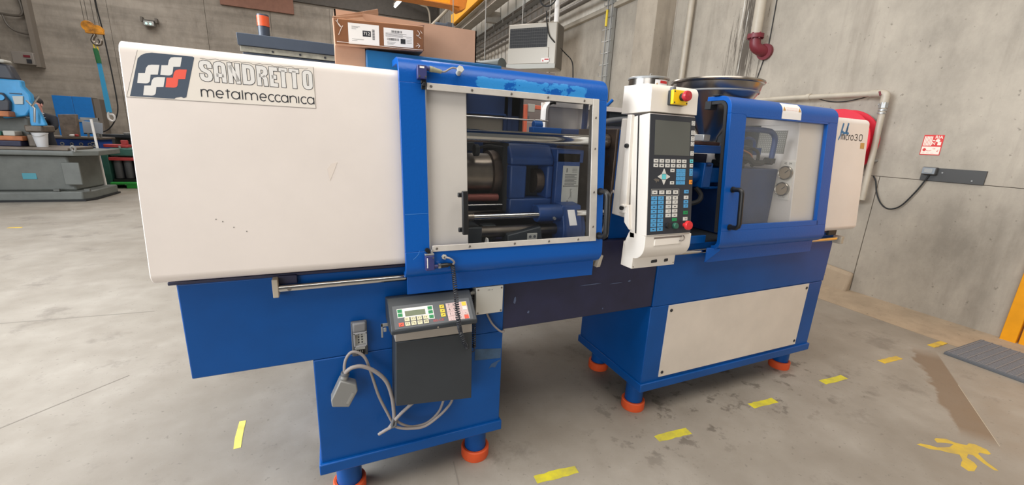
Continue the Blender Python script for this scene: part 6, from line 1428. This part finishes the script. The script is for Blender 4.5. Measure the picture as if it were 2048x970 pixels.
# ------------------------------------------------------------------ far left: milling machine and workshop corner
mm = thing('milling_machine', 'big grey cast machine bed with light blue drilling head on the far left', 'machine', (-4.9, 9.9, 0))
b = MB().zprism([(-7.0, 9.42), (-3.99, 9.42), (-3.90, 9.60), (-3.88, 10.46), (-7.0, 10.46)], 0.02, 0.17); b.build('bed_flange', 'bed', mm, bevel=0.02)
b = MB().zprism([(-7.0, 9.40), (-3.95, 9.40), (-3.87, 9.58), (-3.86, 10.48), (-7.0, 10.48)], 0.0, 0.03); b.build('bed_foot', 'rubber', mm)
b = MB().hexa([(-7.0, 9.55, 0.17), (-4.10, 9.55, 0.17), (-4.02, 10.35, 0.17), (-7.0, 10.35, 0.17), (-7.0, 9.50, 0.77), (-4.12, 9.50, 0.77), (-4.02, 10.35, 0.77), (-7.0, 10.35, 0.77)]); b.build('bed_body', 'bed', mm, bevel=0.03)
b = MB().box(-4.20, -3.97, 9.46, 9.50, 0.28, 0.66); b.build('bed_cover', 'bed', mm, bevel=0.01)
b = MB().hexa([(-7.0, 9.40, 0.79), (-3.98, 9.40, 0.80), (-3.72, 9.60, 0.80), (-3.72, 10.4, 0.80), (-7.0, 9.38, 0.86), (-3.98, 9.38, 0.86), (-3.70, 9.58, 0.86), (-3.70, 10.4, 0.86)]) if False else MB().zprism([(-7.0, 9.38), (-3.98, 9.38), (-3.72, 9.58), (-3.72, 10.4), (-7.0, 10.4)], 0.775, 0.862); b.build('bed_top', 'bed', mm, bevel=0.012)
b = MB().box(-7.0, -4.02, 9.36, 10.2, 0.862, 0.905); b.build('work_table', 'oilsteel', mm, bevel=0.008)
MB().box(-4.735, -4.56, 9.525, 9.545, 0.37, 0.55).build('name_plate', 'tealplate', mm, bevel=0.004)
for x in (-4.35, -3.96): MB().box(x, x+0.08, 9.42, 9.47, 0.17, 0.215).build('levelling_bolt', 'bed_dk', mm, bevel=0.006)
MB().tube(smooth_path([(-3.98, 9.39, 0.86), (-3.985, 9.37, 0.92), (-3.95, 9.36, 0.94), (-3.93, 9.37, 0.90), (-3.95, 9.38, 0.85)]), 0.016, 6).build('lever', 'galv', mm)
b = MB().yprism([(-4.86, 1.957), (-4.542, 1.954), (-4.546, 1.86), (-4.472, 1.741), (-4.477, 1.541), (-4.575, 1.398), (-4.86, 1.335)], 9.66, 9.78); b.build('drill_head', 'skyblue', mm, bevel=0.02)
b = MB().yprism([(-4.675, 1.698), (-4.548, 1.706), (-4.567, 1.58), (-4.668, 1.573)], 9.635, 9.66); b.build('head_window', mat('pale_window', (176, 182, 180), 0.4), mm, bevel=0.004)
b = MB().yprism([(-4.496, 1.614), (-4.417, 1.60), (-4.345, 1.285), (-4.345, 1.25), (-4.527, 1.238), (-4.531, 1.29)], 9.62, 9.69); b.build('spindle_guard', 'skyblue', mm, bevel=0.015)
b = MB().yprism([(-4.90, 1.735), (-4.766, 1.741), (-4.70, 1.599), (-4.725, 1.465), (-4.92, 1.44)], 9.58, 9.66); b.build('gear_cover', 'motor', mm, bevel=0.015)
MB().cyl((-4.775, 9.57, 1.665), (-4.775, 9.555, 1.665), 0.045, 16).build('dial', 'skyblue', mm)
MB().tube([(-4.50, 9.60, 1.64), (-4.40, 9.55, 1.52), (-4.44, 9.55, 1.30)], 0.014, 8).build('lever', 'galv', mm)
MB().tube([(-4.33, 9.58, 1.72), (-4.43, 9.56, 1.55)], 0.014, 8).build('lever', 'chrome', mm)
MB().box(-4.70, -4.56, 9.64, 9.66, 1.735, 1.745).build('head_groove', 'motor', mm)
b = MB().hexa([(-4.92, 9.66, 1.955), (-4.60, 9.66, 1.95), (-4.60, 9.86, 1.95), (-4.92, 9.86, 1.955), (-4.90, 9.68, 2.21), (-4.66, 9.68, 2.18), (-4.66, 9.85, 2.18), (-4.90, 9.85, 2.21)]); b.build('motor', 'motor', mm, bevel=0.03)
b = MB().box(-4.94, -4.68, 9.66, 9.86, 2.20, 2.25); b.build('motor_cap', 'lightgrey', mm, bevel=0.02)
b = MB().box(-7.0, -4.62, 9.75, 10.2, 0.905, 1.38); b.build('machine_column', 'bed_dk', mm, bevel=0.02)
b = MB().box(-4.62, -4.40, 9.62, 10.0, 1.14, 1.25); b.build('spindle_nose', 'oilsteel', mm, bevel=0.02)
# clutter on its table
for x0, x1, z0, z1, y_, m_, n_, l_, c_ in ((-5.4, -4.62, 0.995, 1.07, 9.52, 'wood', 'timber_block', 'orange brown timber lying on the far left machine table', 'timber'), (-5.2, -4.70, 1.37, 1.455, 9.50, 'wood', 'wooden_tray', 'orange wooden piece under the black gear cover of the drill', 'timber'), (-5.3, -4.86, 1.07, 1.135, 9.53, 'greendk', 'green_case', 'green case on the timber at the left edge', 'case'), (-4.84, -4.70, 1.07, 1.15, 9.53, 'lightgrey', 'steel_clamp', 'pale steel clamp beside the green case', 'clamp'), (-4.61, -4.50, 0.906, 1.10, 9.62, 'oilsteel', 'brown_block', 'brown steel block standing left of the white bucket', 'block')):
    tag(MB().box(x0, x1, y_, y_+0.2, z0, z1).build(n_, m_, bevel=0.012), l_, c_)
tag(MB().box(-5.4, -4.64, 9.50, 9.74, 0.906, 0.994).build('steel_rail', 'navy', bevel=0.012), 'dark steel rail under the timber on the far left machine table', 'rail')
bk = thing('bucket', 'white plastic bucket standing on the far left machine table', 'bucket', (-4.415, 9.58, 0.906))
MB().lathe([(0.0, 0.0), (0.066, 0.0), (0.094, 0.215), (0.100, 0.218), (0.100, 0.228), (0.090, 0.226), (0.062, 0.008), (0.0, 0.008)], (-4.415, 9.56, 0.906), 28).build('bucket_body', 'bucket', bk)
b = MB().tube(smooth_path([(-4.51, 9.54, 1.12), (-4.47, 9.475, 1.09), (-4.415, 9.455, 1.075), (-4.36, 9.475, 1.09), (-4.32, 9.54, 1.12)]), 0.003, 6); b.build('bucket_handle', 'galv', bk)

# worker leaning over behind the machine
pn = thing('person', 'person with dark hair and black jacket bending over behind the blue drill', 'person', (-4.83, 10.9, 0))
def skin_mesh(name, joints, edges, mats, assign, parent, level=2):
    me = bpy.data.meshes.new(name); me.from_pydata([j[:3] for j in joints], edges, [])
    ob = bpy.data.objects.new(name, me); COL.objects.link(ob)
    md = ob.modifiers.new('skin', 'SKIN'); md.use_smooth_shade = True
    sv = me.skin_vertices[0].data if me.skin_vertices else None
    if sv is None:
        bm = bmesh.new(); bm.from_mesh(me); bm.verts.layers.skin.verify(); bm.to_mesh(me); bm.free(); sv = me.skin_vertices[0].data
    for i, j in enumerate(joints): sv[i].radius = (j[3], j[4] if len(j) > 4 else j[3])
    sv[0].use_root = True
    sb_ = ob.modifiers.new('sub', 'SUBSURF'); sb_.levels = level; sb_.render_levels = level
    bpy.context.view_layer.update()
    m2 = bpy.data.meshes.new_from_object(ob.evaluated_get(bpy.context.evaluated_depsgraph_get()))
    bpy.data.objects.remove(ob); m2.name = name
    m2.materials.clear()
    for m_ in mats: m2.materials.append(M[m_])
    for f in m2.polygons: f.use_smooth = True; f.material_index = assign(f.center)
    o2 = bpy.data.objects.new(name, m2); COL.objects.link(o2); attach(o2, parent)
    return o2
px, py = -5.02, 10.95
J = [(px, py, 0.98, 0.15, 0.12), (px+0.02, py-0.02, 1.12, 0.15, 0.12), (px+0.05, py-0.06, 1.27, 0.17, 0.12), (px+0.075, py-0.10, 1.385, 0.13, 0.10), (px+0.085, py-0.14, 1.46, 0.060), (px+0.095, py-0.17, 1.53, 0.062),   # 0-5 spine, neck
     (px+0.085, py-0.19, 1.59, 0.082, 0.095), (px+0.060, py-0.18, 1.66, 0.082, 0.095),                     # 6-7 head
     (px-0.13, py-0.07, 1.385, 0.065), (px-0.20, py-0.12, 1.15, 0.050), (px-0.10, py-0.32, 1.06, 0.040), (px-0.06, py-0.40, 1.05, 0.035),     # 8-11 far arm
     (px+0.25, py-0.09, 1.37, 0.070), (px+0.28, py-0.18, 1.20, 0.055), (px+0.16, py-0.30, 1.16, 0.045), (px+0.09, py-0.36, 1.22, 0.036),        # 12-15 near arm
     (px-0.09, py, 0.92, 0.10), (px-0.10, py-0.02, 0.50, 0.070), (px-0.10, py+0.02, 0.10, 0.050), (px-0.10, py-0.12, 0.045, 0.045),
     (px+0.09, py, 0.92, 0.10), (px+0.10, py-0.02, 0.50, 0.070), (px+0.10, py+0.02, 0.10, 0.050), (px+0.10, py-0.12, 0.045, 0.045)]
E_ = [(0, 1), (1, 2), (2, 3), (3, 4), (4, 5), (5, 6), (6, 7), (3, 8), (8, 9), (9, 10), (10, 11), (3, 12), (12, 13), (13, 14), (14, 15), (0, 16), (16, 17), (17, 18), (18, 19), (0, 20), (20, 21), (21, 22), (22, 23)]
def who(c):
    if c.z > 1.475 and abs(c.x-(px+0.08)) < 0.14: return 0
    if (c-Vector((px+0.09, py-0.36, 1.22))).length < 0.075 or (c-Vector((px-0.06, py-0.40, 1.05))).length < 0.06: return 0
    if c.z > 1.28 and c.y < py-0.15 and c.x > px+0.02 and c.x < px+0.16: return 2
    return 1
skin_mesh('body', J, E_, ('skin', 'jacket', 'shirt'), who, pn)
b = MB().ball((px+0.065, py-0.14, 1.655), 0.103, 0.125, 0.095, 20, 12); o = b.build('hair', 'hair', pn)
b = MB().ball((px+0.092, py-0.292, 1.588), 0.013, 0.022, 0.020, 10, 8); b.build('nose', 'skin', pn)
b = MB()
for dx in (-0.034, 0.034): b.ball((px+0.078+dx, py-0.272, 1.612), 0.012, 0.008, 0.007, 10, 6)
b.build('eyes', 'hair', pn)
b = MB().ball((px+0.098, py-0.268, 1.540), 0.024, 0.010, 0.006, 10, 6); b.build('mouth', 'redpaint', pn)
b = MB()
for dx in (-0.088, 0.086): b.ball((px+0.078+dx, py-0.175, 1.60), 0.012, 0.020, 0.030, 10, 8)
b.build('ears', 'skin', pn)
# fingers of the two hands
b = MB()
for (hx_, hy_, hz_) in ((px+0.09, py-0.36, 1.22), (px-0.06, py-0.40, 1.05)):
    for i, (dx, ln) in enumerate(((-0.027, 0.060), (-0.009, 0.070), (0.009, 0.066), (0.027, 0.052))):
        b.tube([(hx_+dx*0.8, hy_-0.02, hz_), (hx_+dx, hy_-0.02-ln*0.5, hz_-0.008), (hx_+dx, hy_-0.02-ln*0.85, hz_-0.034)], 0.0085, 8)
    b.tube([(hx_-0.030, hy_+0.005, hz_), (hx_-0.052, hy_-0.022, hz_-0.008), (hx_-0.054, hy_-0.050, hz_-0.024)], 0.0095, 8)
b.build('fingers', 'skin', pn)
tag(MB().hexa([(px+0.10, py-0.45, 1.19), (px+0.24, py-0.43, 1.22), (px+0.24, py-0.425, 1.22), (px+0.10, py-0.445, 1.19), (px+0.06, py-0.40, 1.37), (px+0.22, py-0.38, 1.35), (px+0.22, py-0.375, 1.35), (px+0.06, py-0.395, 1.37)]).build('paper_sheet', 'shirt', smooth=False), 'light grey sheet held up by the person behind the drill', 'paper')

# benches, board, plates behind
wbn = thing('workbench', 'workbench with dark blue front holding round tools below the blue cabinet', 'workbench', (-5.0, 12.2, 0))
MB().box(-5.75, -4.55, 11.9, 12.6, 0.965, 1.010).build('bench_top', 'oilsteel', wbn, bevel=0.006)
MB().box(-5.70, -4.60, 11.95, 12.55, 0.0, 0.965).build('bench_front', 'bench_blue', wbn, bevel=0.006)
for x, r_ in ((-5.20, 0.035), (-5.05, 0.03), (-4.90, 0.034), (-4.76, 0.034)):
    MB().lathe([(r_*0.55, 0.0), (r_, 0.0), (r_, 0.012), (r_*0.55, 0.014)], (x, 11.95, 0.86), 16, axis=(0, -1, 0)).build('round_tool', 'galv', wbn)
MB().tube(smooth_path([(-4.72, 11.93, 0.90), (-4.67, 11.92, 0.90), (-4.65, 11.92, 0.86), (-4.70, 11.92, 0.84), (-4.66, 11.92, 0.80), (-4.64, 11.93, 0.78)]), 0.014, 8).build('chain_link', 'galv', wbn)
tag(MB().hexa([(-5.200, 11.98, 1.010), (-4.940, 11.98, 1.010), (-4.940, 12.1, 1.010), (-5.200, 12.1, 1.010), (-5.194, 11.98, 1.455), (-4.911, 11.98, 1.475), (-4.911, 12.1, 1.475), (-5.194, 12.1, 1.455)]).build('steel_plate', 'rust', bevel=0.01), 'square rusty brown steel plate standing upright on the workbench', 'plate')
wbd = thing('board_stand', 'blank grey white board on short legs on the workbench', 'board', (-4.70, 12.05, 1.01))
MB().hexa([(-4.854, 12.02, 1.10), (-4.541, 12.02, 1.085), (-4.541, 12.04, 1.085), (-4.854, 12.04, 1.10), (-4.845, 12.02, 1.345), (-4.513, 12.02, 1.315), (-4.513, 12.04, 1.315), (-4.845, 12.04, 1.345)]).build('board', 'board', wbd, bevel=0.003)
for x in (-4.80, -4.64): MB().box(x, x+0.03, 12.02, 12.05, 1.01, 1.10).build('leg', 'galv', wbd)
MB().box(-4.90, -4.60, 12.10, 12.14, 1.36, 1.42).build('clip_bar', 'galv', wbd)
MB().box(-4.72, -4.60, 12.08, 12.14, 1.01, 1.42).build('post', 'galv', wbd)
tag(MB().tube([(-4.056, 10.40, 1.393), (-4.033, 10.40, 0.17)], 0.020, 8).build('white_pole', 'paper'), 'thin white pole standing on the end of the grey machine bed', 'pole')
rg = thing('red_grip_tool', 'small red and white tool lying at the front of the workbench', 'tool', (-5.0, 11.9, 1.01))
MB().ball((-5.02, 11.97, 1.036), 0.055, 0.04, 0.026, 12, 8).build('tool_body', 'paper', rg); MB().ball((-4.94, 11.94, 1.041), 0.035, 0.03, 0.03, 12, 8).build('tool_grip', 'redpaint', rg)
lb = thing('long_bench', 'long dark bench along the wall behind the red topped machines', 'workbench', (-3.6, 13.2, 0))
MB().box(-4.95, -2.2, 13.0, 13.7, 0.99, 1.06).build('bench_top', 'darkgrey', lb, bevel=0.006)
for x in (-4.85, -3.6, -2.4): MB().box(x, x+0.12, 13.05, 13.6, 0, 0.99).build('leg', 'bed_dk', lb)
MB().box(-4.85, -2.4, 13.4, 13.45, 0.1, 0.99).build('bench_back', 'bed_dk', lb)
vm = thing('green_machine', 'dark green machine with red band and three grey cylinders on a green pallet', 'machine', (-4.0, 11.3, 0))
MB().box(-4.22, -3.30, 11.25, 11.9, 0.66, 0.83).build('machine_top', 'greendk', vm, bevel=0.03)
MB().box(-4.22, -3.30, 11.2, 11.9, 0.58, 0.64).build('red_band', 'redpaint', vm, bevel=0.006)
MB().box(-4.20, -3.30, 11.45, 11.9, 0.19, 0.58).build('machine_body', 'motor', vm)
for x in (-4.14, -3.97, -3.80, -3.62): MB().cyl((x, 11.36, 0.20), (x, 11.36, 0.575), 0.070, 18).build('grey_cylinder', 'midgrey', vm)
MB().box(-4.35, -4.24, 11.25, 11.8, 0.0, 0.70).build('side_post', 'greendk', vm, bevel=0.01)
MB().tube([(-4.02, 11.24, 0.83), (-4.02, 11.24, 0.88)], 0.02, 8).build('knob', 'galv', vm)
MB().box(-4.22, -3.30, 11.25, 11.9, 0.13, 0.19).build('base_plate', 'rubber', vm)
pa = thing('pallet', 'bright green plastic pallet under the dark green machine', 'pallet', (-3.8, 11.3, 0))
MB().box(-4.25, -3.25, 11.15, 11.95, 0.085, 0.13).build('deck', 'green', pa, bevel=0.006)
for x in (-4.0, -3.45): MB().box(x, x+0.2, 11.17, 11.93, 0.0, 0.085).build('block', 'green', pa, bevel=0.006)
rv = thing('red_vice', 'red bench vice standing on the long dark bench', 'vice', (-4.4, 13.2, 1.06))
MB().box(-4.55, -4.15, 13.05, 13.2, 1.06, 1.11).build('vice_base', 'galv', rv, bevel=0.01); MB().box(-4.40, -4.0, 13.05, 13.18, 1.11, 1.17).build('vice_jaw', 'redpaint', rv, bevel=0.01)
b = MB().box(-4.30, -3.9, 11.3, 11.5, 0.84, 0.90); b.box(-4.02, -3.92, 11.32, 11.42, 0.90, 0.99); tag(b.build('red_clamp', 'redpaint', bevel=0.01), 'red clamp lying on top of the dark green machine', 'clamp')
cbn = thing('steel_cabinet', 'bright blue two door steel cabinet against the back wall', 'cabinet', (-8.9, 22.1, 0))
MB().box(-9.58, -8.45, 22.02, 22.5, 0.0, 2.20).build('cabinet_body', mat('cabinet_side', (110, 104, 98), 0.6), cbn)
for x0, x1 in ((-9.58, -9.02), (-9.01, -8.45)):
    d_ = MB().box(x0, x1, 21.99, 22.015, 0.08, 2.20).build('door', 'cab_blue', cbn, bevel=0.006)
MB().box(-8.96, -8.78, 21.95, 21.99, 1.26, 1.36).build('handle', 'galv', cbn, bevel=0.004)
MB().box(-8.44, -8.25, 22.1, 22.5, 0.0, 2.16).build('side_shelf', mat('cabinet_side2', (112, 104, 96), 0.6), cbn)
em = thing('emergency_light', 'small emergency light with glowing green spots on the back wall', 'light fitting', (-6.35, 22.35, 5.3))
MB().box(-6.52, -6.18, 22.28, 22.5, 5.10, 5.28).build('fitting_body', 'galv', em, bevel=0.02)
MB().box(-6.58, -6.12, 22.34, 22.5, 5.30, 5.34).build('bracket_bar', 'pipe_grey', em)
for x in (-6.42, -6.29): MB().cyl((x, 22.275, 5.18), (x, 22.265, 5.18), 0.035, 14).build('led', 'ledg', em)
for x in (-6.60, -6.14): MB().box(x, x+0.07, 22.30, 22.5, 5.24, 5.42).build('lamp_head', 'pipe_grey', em, bevel=0.01)
fb = thing('fuse_box', 'grey switch cabinet with conduit on the back wall at far left', 'switch cabinet', (-10.2, 22.3, 3.2))
MB().box(-10.55, -9.95, 22.25, 22.7, 3.25, 3.68).build('box_body', mat('fuse_box_grey', (132, 126, 120), 0.6), fb, bevel=0.02)
MB().box(-10.15, -10.02, 22.22, 22.25, 3.30, 3.44).build('breaker', 'ink', fb); MB().box(-10.22, -10.04, 22.23, 22.25, 3.50, 3.58).build('red_mark', 'maroon', fb)
MB().box(-9.98, -9.84, 22.35, 22.75, 3.2, 7.0).build('conduit_duct', mat('duct_brown', (120, 112, 103), 0.7), fb)
MB().tube(smooth_path([(-10.7, 22.45, 4.95), (-10.3, 22.45, 4.93), (-10.1, 22.45, 5.0), (-10.06, 22.45, 5.3), (-10.2, 22.45, 6.4)]), 0.045, 8).build('conduit', 'pipe_grey', fb)
MB().tube(smooth_path([(-10.62, 22.45, 4.95), (-10.55, 22.45, 4.60), (-10.35, 22.45, 4.40), (-10.0, 22.45, 4.33)]), 0.035, 8).build('conduit', 'pipe_grey', fb)
ol = thing('wall_lamp', 'small pale wall lamp on the back wall left of the beacon', 'light fitting', (-2.75, 22.3, 5.0))
MB().box(-2.90, -2.66, 22.2, 22.45, 5.16, 5.24).build('lamp_head', 'lightgrey', ol, bevel=0.02); MB().box(-2.80, -2.74, 22.3, 22.45, 4.8, 5.16).build('lamp_stem', 'pipe_grey', ol)
